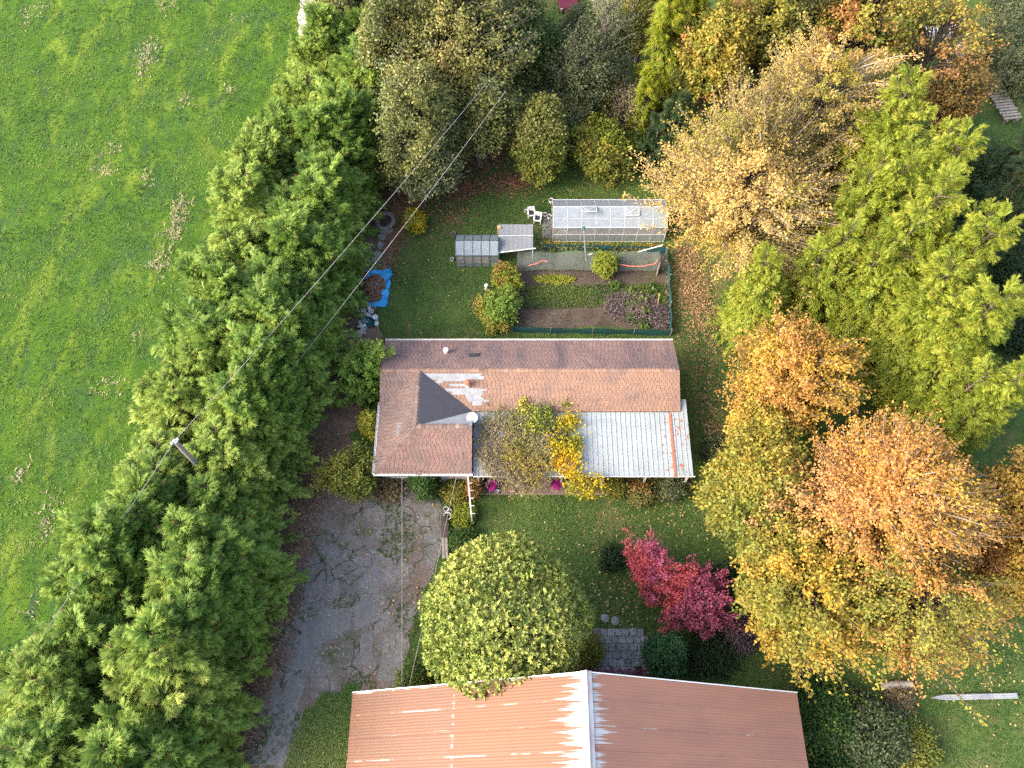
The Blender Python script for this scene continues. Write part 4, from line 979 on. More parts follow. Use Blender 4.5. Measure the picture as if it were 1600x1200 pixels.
# ------------------------------------------------------------------ vines on the carport roof
def mat_of_twigs(name, label, poly, zlo, zhi, nst, nlf, pal, seed, leaf=(.12, .07), bias=.5, cat='vine', dens=None, stem_r=.012):
    """a tangle of stems with leaves, filling a polygon between two heights"""
    r = np.random.default_rng(seed); c = np.mean([p[:2] for p in poly], 0)
    root = thing(name, label, cat, (c[0], c[1], 0))
    nz = wave_noise(seed, 2, 9, .6, 2.2)
    q = scatter(poly, nst, r); a = r.uniform(0, 6.28, nst); L = r.uniform(.4, 1.3, nst); s = np.linspace(0, 1, 5)
    cur = r.normal(0, .5, nst)
    ang = a[:, None] + cur[:, None] * s; P = np.zeros((nst, 5, 3))
    P[:, :, 0] = q[:, 0:1] + np.cos(ang) * L[:, None] * s; P[:, :, 1] = q[:, 1:2] + np.sin(ang) * L[:, None] * s
    hz = zlo + (zhi - zlo) * np.clip(.45 + .25 * nz(q) + r.normal(0, .18, nst), .05, 1)
    P[:, :, 2] = hz[:, None] + np.sin(s * 3.1)[None] * r.uniform(-.1, .18, (nst, 1))
    V, F = tubes(P - (c[0], c[1], 0), np.tile(stem_r * (1 - .6 * s), (nst, 1)), 3); link('stems', npmesh(name + '_stems', V, F), M['wood'], root)
    k = r.integers(nst, size=nlf); t = r.random(nlf); j = np.minimum((t * 4).astype(int), 3)
    pos = P[k, j] + (P[k, j + 1] - P[k, j]) * (t * 4 - j)[:, None] + r.normal(0, .07, (nlf, 3)); pos[:, 2] = np.maximum(pos[:, 2], zlo)
    tone = np.clip(bias + .18 * nz(pos[:, :2]) + r.normal(0, .2, nlf), 0, 1); col = pick(pal, tone) * r.uniform(.75, 1.2, (nlf, 1))
    sz = r.uniform(.6, 1.3, nlf); V, F, C = leaves(pos - (c[0], c[1], 0), r.normal(size=(nlf, 3)) + (0, 0, .1), norm(r.normal(0, .6, (nlf, 3)) + (0, 0, 1)), leaf[0] * sz, leaf[1] * sz, col)
    link('foliage', npmesh(name + '_foliage', V, F, C), M['leaf'], root); return root
vz = 2.55
mat_of_twigs('dry_vine', 'dry brown vine matted over the left part of the metal carport roof',
             px_poly([(757, 652), (800, 645), (862, 640), (862, 690), (850, 735), (838, 752), (800, 748), (755, 736), (748, 700)], vz + .2), vz, vz + .42, 1100, 12000, 'dry', 601, bias=.55)
mat_of_twigs('green_vine', 'olive green runners of vine in the middle of the dry vine mat',
             px_poly([(800, 650), (862, 645), (862, 735), (840, 750), (800, 745), (780, 700)], vz + .3), vz + .2, vz + .55, 120, 3600, 'olive_gold', 603, bias=.45)
mat_of_twigs('dry_vine', 'olive fringe of dry vine hanging over the carport gutter above the patio',
             px_poly([(788, 738), (850, 738), (840, 752), (820, 760), (800, 752)], 2.2), 1.7, 2.6, 200, 1700, 'olive_gold', 602, bias=.5)
def clump_vine(label, spots, seed, pal, z):
    r = np.random.default_rng(seed); c = at(*spots[0][:2], z); root = thing('leafy_vine', label, 'vine', (c[0], c[1], 0)); Ps = []; Ls = []
    for px, py, rp, n in spots:
        p = at(px, py, z); R = rp * mpp(px, py, z); q = p + r.normal(0, .55, (n, 3)) * (R, R, .28); q[:, 2] = np.maximum(q[:, 2], z - .5 if py > 742 else vz + .02); Ps.append(q)
    pos = np.vstack(Ps); n = len(pos); tone = np.clip(.5 + .25 * wave_noise(seed, 3, 9, .8, 3)(pos) + r.normal(0, .16, n), 0, 1)
    V, F, C = leaves(pos - (c[0], c[1], 0), r.normal(size=(n, 3)) + (0, 0, -.2), norm(r.normal(0, .5, (n, 3)) + (0, 0, 1)), r.uniform(.12, .24, n), r.uniform(.08, .15, n), pick(pal, tone) * r.uniform(.85, 1.15, (n, 1)))
    link('foliage', npmesh('vine_foliage', V, F, C), M['leaf'], root)
    ctr = np.array([at(a, b, z) for a, b, _, _ in spots]); st = np.zeros((len(spots), 4, 3)); s = np.linspace(0, 1, 4)
    for i in range(len(spots)): st[i] = ctr[max(i - 1, 0)] * (1 - s)[:, None] + ctr[i] * s[:, None] + r.normal(0, .05, (4, 3))
    V, F = tubes(st - (c[0], c[1], 0), np.full((len(spots), 4), .025), 4); link('stems', npmesh('vine_stems', V, F), M['bark'], root)
clump_vine('bright yellow creeper sprawling over the middle of the metal carport roof', [(885, 700, 20, 420), (880, 665, 16, 330), (893, 655, 14, 220), (868, 690, 16, 260), (898, 690, 14, 240), (872, 722, 16, 240), (900, 718, 10, 110), (892, 740, 16, 240),
            (905, 752, 18, 300), (918, 768, 12, 160), (893, 764, 10, 110), (935, 752, 12, 110)], 611, 'yellow', vz + .35)
clump_vine('yellow-green creeper climbing from carport onto the shingle roof', [(838, 650, 14, 230), (820, 640, 10, 120), (816, 628, 7, 70), (850, 660, 14, 200), (832, 668, 12, 150), (858, 645, 9, 90), (885, 632, 7, 50)], 612, 'yellow_green', vz + .5)

# ------------------------------------------------------------------ greenhouse
M['poly'] = sheer('twin_wall', (.34, .39, .44), .86, .35, .3)
M['clear'] = sheer('clear_pane', (.5, .54, .56), .30, .15, .2)
M['alu'] = pm('white_aluminium', (.55, .56, .58), (.45, .46, .48), 5, .4)
def greenhouse(name, label, x0, x1, y0, y1, ze, zr, bays, frame_m, roof_m, wall_m, split=True, yr=None, bw=.034):
    cx, cy = (x0 + x1) / 2, (y0 + y1) / 2; g = thing(name, label, 'greenhouse', (cx, cy, 0)); yr = (y0 + y1) / 2 if yr is None else yr
    L = lambda x, y, z: (x - cx, y - cy, z)
    def bar(p, q, w=bw, nm='glazing_bar'): MB().bar(L(*p), L(*q), w).build(nm, frame_m, g)
    def pane(ps, m, nm='pane'):
        P = [Vector(L(*p)) for p in ps]; n = (P[1] - P[0]).cross(P[2] - P[0]).normalized() * .006
        mb = MB(); mb.poly([p + n for p in P]); mb.poly([p - n for p in P[::-1]])
        for i in range(4): mb.poly([P[i-1] + n, P[i-1] - n, P[i] - n, P[i] + n])
        return mb.build(nm, m, g)
    xs = np.linspace(x0, x1, bays + 1); zm = ze + (zr - ze) * .45; ym = y0 + (yr - y0) * .45
    for x in xs:
        bar((x, y0, 0), (x, y0, ze)); bar((x, y1, 0), (x, y1, ze)); bar((x, y0, ze), (x, yr, zr)); bar((x, y1, ze), (x, yr, zr))
    for y, z, w in ((y0, ze, 1.5), (y1, ze, 1.5), (yr, zr, 1.6), (y0, .05, 1.2), (y1, .05, 1.2)): bar((x0, y, z), (x1, y, z), bw * w, 'rail')
    if split: bar((x0, ym, zm), (x1, ym, zm), bw * .9, 'rail'); bar((x0, y0 + .001, ze * .52), (x1, y0 + .001, ze * .52), bw * 1.1, 'rail')
    e = .03
    for a, b in zip(xs, xs[1:]):
        a, b = a + e, b - e
        if split:
            pane([(a, y0, ze), (b, y0, ze), (b, ym, zm), (a, ym, zm)], roof_m); pane([(a, ym + .03, zm + .02), (b, ym + .03, zm + .02), (b, yr, zr), (a, yr, zr)], roof_m)
            pane([(a, y0, .08), (b, y0, .08), (b, y0, ze * .5), (a, y0, ze * .5)], wall_m); pane([(a, y0, ze * .54), (b, y0, ze * .54), (b, y0, ze), (a, y0, ze)], wall_m)
        else:
            pane([(a, y0, ze), (b, y0, ze), (b, yr, zr), (a, yr, zr)], roof_m); pane([(a, y0, .08), (b, y0, .08), (b, y0, ze), (a, y0, ze)], wall_m)
        pane([(b, y1, ze), (a, y1, ze), (a, yr, zr), (b, yr, zr)], roof_m); pane([(b, y1, .08), (a, y1, .08), (a, y1, ze), (b, y1, ze)], wall_m)
    for x in (x0, x1):
        P = [L(x, y0, .08), L(x, y1, .08), L(x, y1, ze), L(x, yr, zr), L(x, y0, ze)]; mb = MB(); mb.poly(P); mb.build('gable_pane', wall_m, g)
        bar((x, yr - .45, 0), (x, yr - .45, ze + .2)); bar((x, yr + .45, 0), (x, yr + .45, ze + .2))
    return g, xs, yr
# ground line and roof heights read from the photo: front foot, eave and ridge
GX0, GX1 = 3.02, 11.35
GY0 = at(950, 378)[1]; GY1 = GY0 + 2.6; GZE, GZR = 1.7, 2.45
gh, gxs, gyr = greenhouse('greenhouse', 'large white-framed greenhouse with milky panes behind the vegetable plot', GX0, GX1, GY0, GY1, GZE, GZR, 8, M['alu'], M['poly'], M['clear'])
for i in (2, 5):   # roof vents
    a, b = gxs[i] - (GX0 + GX1) / 2, gxs[i + 1] - (GX0 + GX1) / 2; cyy = (GY0 + GY1) / 2
    vt = MB(); y1_, z1_ = gyr - cyy, GZR + .05; y0_, z0_ = y1_ - .62, GZR - .20 if i == 5 else GZR + .22
    for p, q in (((a, y1_, z1_), (b, y1_, z1_)), ((a, y0_, z0_), (b, y0_, z0_)), ((a, y0_, z0_), (a, y1_, z1_)), ((b, y0_, z0_), (b, y1_, z1_)), ((a, y0_, z0_), (b, y1_, z1_)), ((a, y1_, z1_), ((a + b) / 2, y0_, z0_))):
        vt.bar(p, q, .04)
    o = vt.build('roof_vent', M['alu'], gh)
    MB().poly([(a, y0_, z0_ + .005), (b, y0_, z0_ + .005), (b, y1_, z1_ + .005), (a, y1_, z1_ + .005)]).build('pane', M['poly'], o)
# benches and pots inside
for yb, nm in ((GY0 + .15, 'south'), (GY1 - .75, 'north')):
    b = thing('potting_bench', 'long grey potting bench inside the greenhouse along its %s side' % nm, 'bench', ((GX0 + GX1) / 2, yb + .3, 0))
    w = (GX1 - GX0) / 2 - .3; MB().box((-w, -.28, .7), (w, .28, .75)).build('bench_top', M['wood'], b)
    for x in (-w, -w / 3, w / 3, w - .06):
        for yy in (-.26, .2): MB().box((x, yy, 0), (x + .06, yy + .06, .7)).build('leg', M['wood'], b)
def pot(name, label, px, py, z=0.0, r=.15, h=.28, mat='white_plastic', group=None, filled='soil', rim=True, tilt=0.0, handle=False, cat='pot'):
    p = at(px, py, z + h); t = thing(name, label, cat, (p[0], p[1], z), RNG.uniform(0, 6), group)
    if tilt: t.rotation_euler = (tilt, 0, RNG.uniform(0, 6)); t.location.z = z + r * abs(math.sin(tilt)) * .95
    MB().lathe([(0, .004), (r * .78, 0), (r * .96, h * .96), (r * 1.06, h * .96), (r * 1.06, h), (r * .92, h), (r * .76, h * .12), (0, h * .12)], (0, 0, 0), 14).build('shell', M[mat], t, False)
    if filled: MB().lathe([(0, h * .74), (r * .88, h * .72)], (0, 0, 0), 14).build('filling', M[filled], t)
    if handle:
        MB().tube([(r * 1.05 * math.cos(a), r * 1.05 * math.sin(a), h * .96 + .0 * a) if False else (r * 1.08 * math.cos(a), -r * .3 - r * .8 * math.sin(a), h + .02) for a in np.linspace(0, math.pi, 9)], .008, 5).build('handle', M['metal'], t)
    return t
for k, px in enumerate((866, 885, 905, 935, 965, 990, 1015)):
    pp = np.array((at(px, 360, .9)[0], GY0 + .42, .75)); t = thing('seed_tray', 'plant pot on the greenhouse bench, %s from the left' % ORD[k], 'pot', pp, 0, 'pots inside the greenhouse')
    MB().lathe([(.12, 0), (.16, .25), (.13, .25), (.1, .05), (0, .05)], (0, 0, 0), 12).build('shell', M['white_plastic' if k == 1 else 'terracotta'], t); MB().lathe([(0, .2), (.13, .19)], (0, 0, 0), 12).build('filling', M['soil'], t)
# small cold greenhouse and fleece shelter
sx0, sx1 = at(711, 400)[0] + .15, at(777, 400)[0] + .1; sy0 = at(740, 417)[1]
g2, _, _ = greenhouse('small_greenhouse', 'small dark-framed greenhouse with pale roof panes on the back lawn', sx0, sx1, sy0, sy0 + 1.85, 1.35, 1.95, 5, M['green_metal'], M['poly'], M['clear'], False, bw=.04)
for k, (zz, nm) in enumerate(((.35, 'lower'), (.75, 'upper'))):
    sh = thing('plank_shelf', '%s yellow wooden shelf inside the small greenhouse' % nm, 'shelf', ((sx0 + sx1) / 2 - .3, sy0 + .28, zz))
    for j in range(2): MB().box((-1.1, -.15 + j * .17, 0), (1.1, -.01 + j * .17, .03)).build('plank', M['new_wood'], sh)
    for x in (-1.08, 1.02): MB().box((x, -.15, -zz), (x + .06, .16, -.002)).build('leg', M['new_wood'], sh)
fx0, fx1 = at(779, 385)[0], at(832, 385)[0]; fy0 = at(805, 408)[1] - .1
fs = thing('fleece_shelter', 'shelter roofed with grey fleece sheet beside the small greenhouse', 'shelter', ((fx0 + fx1) / 2, fy0 + 1.1, 0))
W_, D_ = (fx1 - fx0) / 2, 1.05
M['fleece'] = sheer('fleece', (.29, .31, .34), .9, .7, .3, 6)
nx, ny = 26, 16; X, Y = np.meshgrid(np.linspace(-W_, W_, nx), np.linspace(-D_, D_, ny)); skew = -.08 * (X / W_) * (Y < 0) * .0
Z = 1.55 + .16 * (Y / D_) - .07 * np.cos(X / W_ * 1.57) * np.cos(Y / D_ * 1.57) + .012 * np.sin(X * 19); Y2 = Y + .18 * (X / W_) * (1 - Y / D_) / 2
idx = np.arange(nx * ny).reshape(ny, nx); F = np.stack([idx[:-1, :-1], idx[:-1, 1:], idx[1:, 1:], idx[1:, :-1]], -1).reshape(-1, 4)
link('fleece_sheet', npmesh('fleece_sheet', np.stack([X, Y2, Z], -1).reshape(-1, 3), F, smooth=True), M['fleece'], fs)
for sx in (-1, 1):
    for sy in (-1, 1): MB().bar((sx * W_ * .98, sy * D_ * .97, 0), (sx * W_ * .98, sy * D_ * .97 + (.18 * sx if sy < 0 else 0) * .9, 1.55 + .15 * sy), .05).build('post', M['white'], fs)
MB().bar((-W_, -D_ - .2, 1.36), (W_ + .2, -D_ + .16, 1.4), .06).build('front_rail', M['white'], fs); MB().bar((-W_, .1, 1.585), (W_, .12, 1.585), .03).build('ridge_cord', M['white'], fs)
o = MB().box((-.14, -.14, 0), (.14, .14, 1.75)).build('wooden_post', M['new_wood']); o.location = at(780, 380)[0], sy0 + 2.3, 0; tag(o, 'thick pale wooden post between small greenhouse and fleece shelter', 'post')

# ------------------------------------------------------------------ garden fence of green windbreak net, with posts
M['net'] = sheer('green_net', (.015, .10, .11), .86, .8, .3, 9)
M['grey_net'] = sheer('grey_net', (.33, .37, .35), .30, .8, .3, 5)
def net_fence(label, pts, h, seed):
    r = np.random.default_rng(seed); P = [Vector(at(x, y, 0)) for x, y in pts]; root = thing('net_fence', label, 'fence', P[0]); o = P[0]
    for i, p in enumerate(P):
        MB().tube([p - o, p - o + Vector((r.normal(0, .03), r.normal(0, .03), h + .12))], .028, 6).build('post', M['wood'], root)
    for a, b in zip(P, P[1:]):
        n = max(6, int((b - a).length / .3)); d = (b - a).normalized(); s = d.cross(Vector((0, 0, 1))); ph = r.uniform(0, 6)
        V = []; rows = 4
        for j in range(rows):
            for i in range(n + 1):
                t = i / n; w = .05 * math.sin(ph + t * 7 + j) * math.sin(t * math.pi); sag = -.06 * math.sin(t * math.pi) * (j / (rows - 1)) + r.normal(0, .012)
                V.append(tuple(a - o + (b - a) * t + s * w + Vector((0, 0, .02 + h * j / (rows - 1) + sag))))
        F = [[j*(n+1)+i, j*(n+1)+i+1, (j+1)*(n+1)+i+1, (j+1)*(n+1)+i] for j in range(rows-1) for i in range(n)]
        link('net_panel', npmesh('net_panel', V, F, smooth=True), M['net'], root)
net_fence('green net fence along the house side of the vegetable plot', [(800, 519), (860, 521), (925, 522), (990, 523), (1047, 525)], .75, 1)
net_fence('green net fence down the right side of the vegetable plot', [(1046, 524), (1046, 480), (1044, 440), (1040, 398)], .8, 2)
net_fence('green net fence between greenhouse and vegetable plot', [(1040, 397), (985, 393), (925, 392), (880, 391), (846, 391)], .75, 3)
# grey netting over the back bed
bx = px_poly([(808, 426), (1030, 428), (1034, 404), (810, 404)])
cn = thing('bed_netting', 'sagging grey netting stretched over the back row of vegetable plot', 'netting', ((bx[0][0] + bx[1][0]) / 2, (bx[0][1] + bx[2][1]) / 2, 0))
Wn, Dn = (bx[1][0] - bx[0][0]) / 2, (bx[2][1] - bx[0][1]) / 2; nx, ny = 60, 10
X, Y = np.meshgrid(np.linspace(-Wn, Wn, nx), np.linspace(-Dn, Dn, ny)); nzf = wave_noise(77, 2, 9, 1, 3)
Z = .72 + .16 * np.abs(np.sin(X * 1.35)) ** .5 - .55 * (np.maximum(0, -Y / Dn) ** 3) + .05 * nzf(np.stack([X.ravel(), Y.ravel()], 1)).reshape(X.shape)
idx = np.arange(nx * ny).reshape(ny, nx); F = np.stack([idx[:-1, :-1], idx[:-1, 1:], idx[1:, 1:], idx[1:, :-1]], -1).reshape(-1, 4)
link('net_sheet', npmesh('net_sheet', np.stack([X, Y, Z], -1).reshape(-1, 3), F, smooth=True), M['grey_net'], cn)
for x in np.arange(-Wn + .1, Wn, 2.33):
    for y in (-Dn * .6, Dn): MB().tube([(x, y, 0), (x, y, .95)], .022, 6).build('stake', M['wood'], cn)
for nm, lab, pts, zz in (('rope', 'pink rope lying slack on the right end of the grey netting', [(968, 413), (985, 416), (1005, 416), (1024, 412), (1028, 406)], .95), ('rope', 'short pink rope knotted on the left end of the grey netting', [(826, 415), (838, 412), (848, 407), (856, 409)], .95)):
    P = [at(x, y, zz) for x, y in pts]; o = MB().tube(P, .035, 6).build(nm, M['pink']); tag(o, lab, 'rope')
MB_ = MB().box((-.35, -.04, 0), (.35, .04, .75)).build('board', M['wood']); MB_.location = at(1027, 425); MB_.rotation_euler = (0, 0, 1.3); tag(MB_, 'upright weathered board closing the right end of the netting', 'board')
o = MB().bar((0, 0, .1), tuple(Vector(at(1030, 458, .4)) - Vector(at(1027, 478, .1))), .05).build('stake', M['new_wood']); o.location = at(1027, 478, .1); tag(o, 'thin orange-brown stake leaning in the right of vegetable plot', 'stake')
o = MB().bar((0, 0, 0), tuple(Vector(at(1036, 383, 1.0)) - Vector(at(996, 394, .8))), .06).build('pole', M['white']); o.location = at(996, 394, .8); tag(o, 'white pole resting on the net fence at the greenhouse corner', 'pole')
# tall garden post with a lamp head
p = at(916, 411); gp = thing('garden_post', 'tall leaning grey pole with round head between greenhouse and bed', 'post', p)
tp = Vector(at(912, 357, 2.6)) - Vector(p); MB().tube([(0, 0, 0), tuple(tp)], [.06, .035], 8).build('shaft', M['metal'], gp); MB().lathe([(0, -.12), (.13, -.04), (.14, .05), (0, .13)], tuple(tp), 10).build('head', M['teal'], gp)
MB().bar((.05, 0, 1.0), (.35, 0, 1.15), .03).build('bracket', M['white'], gp)
# planting inside the plot
def patch(name, label, poly, n, pal, seed, h=.25, leaf=(.13, .07), kind=None, bias=.5, cat='plants'):
    r = np.random.default_rng(seed); q = scatter(poly, n, r); c = np.mean([p[:2] for p in poly], 0)
    pos = np.concatenate([q - c, r.uniform(.02, h, (n, 1))], 1); tone = np.clip(bias + .2 * wave_noise(seed, 2, 8, .8, 3)(q) + r.normal(0, .16, n), 0, 1)
    sz = r.uniform(.6, 1.3, n); V, F, C = leaves(pos, r.normal(size=(n, 3)) * (1, 1, .5) + (0, 0, .4), norm(r.normal(0, .5, (n, 3)) + (0, 0, 1)), leaf[0] * sz, leaf[1] * sz, pick(pal, tone) * r.uniform(.75, 1.2, (n, 1)))
    o = link(name, npmesh(name, V, F, C), M['leaf']); o.location = (c[0], c[1], .01); tag(o, label, cat, kind=kind); return o
patch('salad_row', 'bright green seedling patch at back of the vegetable plot', rough_outline(px_poly([(832, 434), (860, 430), (898, 434), (902, 441), (870, 445), (838, 442)]), .3, .1, 1), 1800, 'yellow_green', 701, .14, (.11, .07), 'stuff', .45)
patch('plot_weeds', 'thin weeds over the tilled soil of vegetable plot', px_poly([(818, 447), (935, 446), (1040, 444), (1042, 500), (940, 480), (815, 484)]), 9000, 'green', 702, .12, (.11, .06), 'stuff', .75)
patch('dry_stalks', 'grey-brown tangle of dead squash stalks at right of vegetable plot', rough_outline(px_poly([(945, 462), (985, 455), (1020, 470), (1042, 490), (1040, 512), (970, 508), (940, 490)]), .4, .2, 2), 3600, 'purple', 703, .4, (.24, .05), 'stuff', .75)
patch('net_weeds', 'green weeds growing beneath the grey netting', px_poly([(815, 424), (1028, 426), (1030, 406), (815, 406)]), 1500, 'green', 704, .4, (.14, .07), 'stuff', .6)
for k, (px, py) in enumerate([(985, 462), (1000, 470), (983, 480), (1010, 488), (985, 500), (1005, 508), (960, 448), (1020, 452)]):
    rr = 8 * mpp(px, py); c = at(px, py); pl = [(c[0] + rr * math.cos(a), c[1] + rr * math.sin(a)) for a in np.linspace(0, 6.28, 9)[:-1]]
    patch('squash_plant', ('green squash plant, topmost among the dead stalks', 'green squash plant second among the dead stalks', 'bright leafy plant in the middle of the dead stalks', 'green plant at right of dead stalks',
          'green plant low among the dead stalks', 'pale green plant by the green net at the lower right', 'green plant left of the stake row at back of plot', 'green plant near the upright board')[k], pl, 90, 'green', 710 + k, .4, (.22, .16), None, .8, 'plant')
patch('greenhouse_border', 'mixed flowers and weeds along the greenhouse foot', px_poly([(846, 392), (1034, 396), (1034, 386), (846, 382)]), 1600, 'olive_gold', 720, .5, (.14, .08), 'stuff', .45)
patch('patio_weeds', 'weeds and dead stems along the patio edge below carport', px_poly([(915, 752), (1080, 748), (1080, 772), (915, 772)]), 2200, 'olive', 721, .6, (.14, .07), 'stuff', .6)
patch('gable_weeds', 'reddish weeds along the barn gable', px_poly([(860, 1046), (1010, 1046), (1010, 1062), (860, 1062)]), 900, 'crimson', 722, .5, (.12, .06), 'stuff', .1)

# ------------------------------------------------------------------ utility pole and wires
pb_ = at(274, 690, 9.6); pole = thing('utility_pole', 'grey wooden utility pole standing in the hedge', 'pole', (pb_[0], pb_[1], 0))
MB().tube([(0, 0, 0), (0, 0, 9.6)], [.19, .13], 12).build('shaft', M['pale_bark'], pole)
MB().lathe([(.15, 9.6), (.15, 9.66), (0, 9.68)], (0, 0, 0), 12).build('cap', M['metal'], pole)
mb = MB()
for dx, dy in ((-.12, -.12), (.12, .12)): mb.lathe([(.05, 9.55), (.07, 9.62), (.07, 9.7), (.03, 9.76), (0, 9.77)], (dx, dy, 0), 8)
mb.build('insulators', M['white'], pole)
def wire(label, p, q, sag, r=.022, mat='metal'):
    p, q = np.array(p), np.array(q); t = np.linspace(0, 1, 24)[:, None]; P = p + (q - p) * t; P[:, 2] -= sag * 4 * (t * (1 - t)).ravel()
    o = MB().tube([tuple(v) for v in P], r, 5).build('wire', M[mat]); tag(o, label, 'wire', 'overhead wires')
M['wire'] = pm('wire_sheath', (.33, .32, .31), (.27, .26, .25), 5, .5)
top = POLE_TOP + (0, 0, .12)
wire('overhead wire from the pole to the bottom left corner of the photo', top, at(-120, 1245, 9.0), .35, .014, 'wire')
wire('overhead wire from the pole up into the olive trees', top, at(760, 130, 9.2), .35, .014, 'wire')
wire('second overhead wire, crossing the blue tarp toward the olive trees', at(405, 640, 6.2), at(790, 142, 9.2), .3, .014, 'wire')
wire('wire from the wing gutter straight down to the barn eave', at(628, 745, 2.7), at(628, 1079, 4.05), .05, .012, 'wire')
wire('slanting wire from wing roof past the bench to the barn', at(723, 700, 3.2), at(638, 1077, 4.1), .1, .012, 'wire')

# ------------------------------------------------------------------ small things round the yard
def garden_chair(label, px, py, rz):
    p = at(px, py, .4); c = thing('garden_chair', label, 'chair', (p[0], p[1], 0), rz, 'white garden chairs')
    MB().box((-.2, -.2, .39), (.2, .2, .43)).build('seat', M['dark'], c)
    mb = MB(); mb.box((-.28, .2, .36), (.28, .27, .85)); mb.build('backrest', M['white_plastic'], c)
    for s in (-1, 1):
        MB().box((s * .25 - .045, -.27, .56), (s * .25 + .045, .22, .62)).build('armrest', M['white_plastic'], c)
        for y in (-.26, .2): MB().box((s * .25 - .03, y, 0), (s * .25 + .03, y + .06, .558)).build('leg', M['white_plastic'], c)
    MB().box((-.28, -.28, .36), (.28, -.205, .44)).build('front_rail', M['white_plastic'], c)
garden_chair('white garden chair with dark seat, farther left of the two by the greenhouse', 830, 333, .1)
garden_chair('white garden chair with dark seat, nearer the greenhouse door', 840, 341, -.15)
path = sheet('greenhouse_path', [(at(847, 372)[0], at(847, 372)[1]), (at(862, 372)[0], at(862, 372)[1]), (at(862, 340)[0], at(862, 340)[1]), (at(848, 340)[0], at(848, 340)[1])], .02, M['slab'])
pot('flower_pot', 'white round pot at the back left corner of the greenhouse', 861, 312, 0, .18, .3)
pot('flower_pot', 'white pot left of the greenhouse door, farther one', 851, 334, 0, .15, .28)
pot('flower_pot', 'white pot left of the greenhouse door, nearer one', 858, 337, 0, .17, .3)
pot('bucket', 'small white tub on the grass left of the garden chairs', 821, 328, 0, .11, .2, cat='bucket')
pot('flower_pot', 'grey pot with plant behind the small greenhouse corner', 708, 365, 0, .2, .3, 'metal')
pot('flower_pot', 'pale pot at the front left foot of the small greenhouse', 706, 404, 0, .14, .25)
o = MB().lathe([(0, 0), (.14, 0), (.15, .5), (.12, .58), (0, .6)], (0, 0, 0), 12).build('gas_bottle', M['white_plastic']); o.location = at(760, 452); tag(o, 'white bottle-shaped canister beside the garden bush', 'canister')
# heap of buckets by the blue tarp
for k, (px, py, r, ti) in enumerate([(568, 484, .17, 0), (576, 481, .16, .5), (580, 486, .17, 0), (570, 490, .18, .9), (575, 493, .17, 0), (579, 495, .17, 1.2), (566, 497, .14, .7), (572, 500, .16, 0), (569, 506, .17, 1.3), (563, 503, .15, 0),
                                     (565, 512, .17, .4), (559, 508, .15, 1.1), (562, 519, .18, 0), (556, 521, .15, .8), (568, 517, .16, .2), (552, 525, .16, 1.2)]):
    pot('bucket', 'white bucket %s in the heap below the blue tarp, %s from its top' % ('standing upright' if ti == 0 else 'tipped over', ORD[k]), px, py, 0, r, .32, filled=None, tilt=ti, group='heap of white buckets', cat='bucket')
pot('bucket', 'cream tub with lid right of the bucket heap', 586, 495, 0, .2, .4, filled='white_plastic', cat='bucket')
pot('bucket', 'white tub at the right tip of the bucket heap beside the teal container', 588, 505, 0, .17, .25, filled='white_plastic', cat='bucket')
pot('bucket', 'black bucket half hidden in the bucket heap', 586, 488, 0, .17, .25, 'dark', cat='bucket')
b = thing('barrow_tub', 'dark teal tub tipped among the white buckets', 'tub', at(578, 504), .3); mb = MB().lathe([(0, .02), (.2, 0), (.33, .32), (.36, .33), (.3, .3), (.18, .05), (0, .05)], (0, 0, 0), 16); o = mb.build('shell', M['teal'], b); o.scale = (1.5, 1, 1); b.rotation_euler = (.5, 0, -.4); b.location.z = .15
MB().tube([(-.5, -.1, .34), (-.62, 0, .36), (-.5, .1, .34)], .02, 6).build('handle', M['teal'], b)
# blue tarp under a heap of raked leaves
tb = [at(573, 423), at(615, 422), at(606, 482), at(570, 480)]; c0 = np.mean(tb, 0)
n = 26; U, Vv = np.meshgrid(np.linspace(0, 1, n), np.linspace(0, 1, n)); q = [np.array(p[:2]) for p in tb]
XY = ((1-U)*(1-Vv))[..., None]*q[0] + (U*(1-Vv))[..., None]*q[1] + (U*Vv)[..., None]*q[2] + ((1-U)*Vv)[..., None]*q[3]
wn_ = wave_noise(55, 2, 12, 3, 9); Z = .05 + .05 * wn_(XY.reshape(-1, 2)).reshape(U.shape) ** 2 + .06 * (np.abs(U - .5) > .46); XY = XY + .06 * wn_(XY.reshape(-1, 2) * 1.7).reshape(U.shape)[..., None]
idx = np.arange(n * n).reshape(n, n); F = np.stack([idx[:-1, :-1], idx[:-1, 1:], idx[1:, 1:], idx[1:, :-1]], -1).reshape(-1, 4)
o = link('tarpaulin', npmesh('tarpaulin', np.concatenate([XY - c0[:2], Z[..., None]], -1).reshape(-1, 3), F), M['blue_tarp']); o.location = (c0[0], c0[1], 0); tag(o, 'crumpled bright blue tarpaulin on the grass beside the hedge', 'tarpaulin')
rl = np.random.default_rng(66); lp = thing('leaf_pile', 'heap of raked brown leaves lying on the blue tarpaulin', 'leaf pile', at(587, 452)); n = 3000
a = rl.uniform(0, 6.28, n); rr = np.sqrt(rl.random(n)); XYp = np.stack([np.cos(a) * rr * .78 - .1, np.sin(a) * rr * 1.15], 1); zz = .12 + .42 * (1 - rr ** 2) * rl.uniform(.75, 1.05, n)
PAL['brown'] = P3((.13, .08, .055), (.22, .125, .08), (.30, .17, .10), (.40, .25, .14))
V, F, C = leaves(np.concatenate([XYp, zz[:, None]], 1), rl.normal(size=(n, 3)) * (1, 1, .3), norm(rl.normal(0, .5, (n, 3)) + (0, 0, 1)), rl.uniform(.1, .2, n), rl.uniform(.07, .13, n), pick('brown', rl.random(n)))
link('leaves', npmesh('pile_leaves', V, F, C), M['litter'], lp)
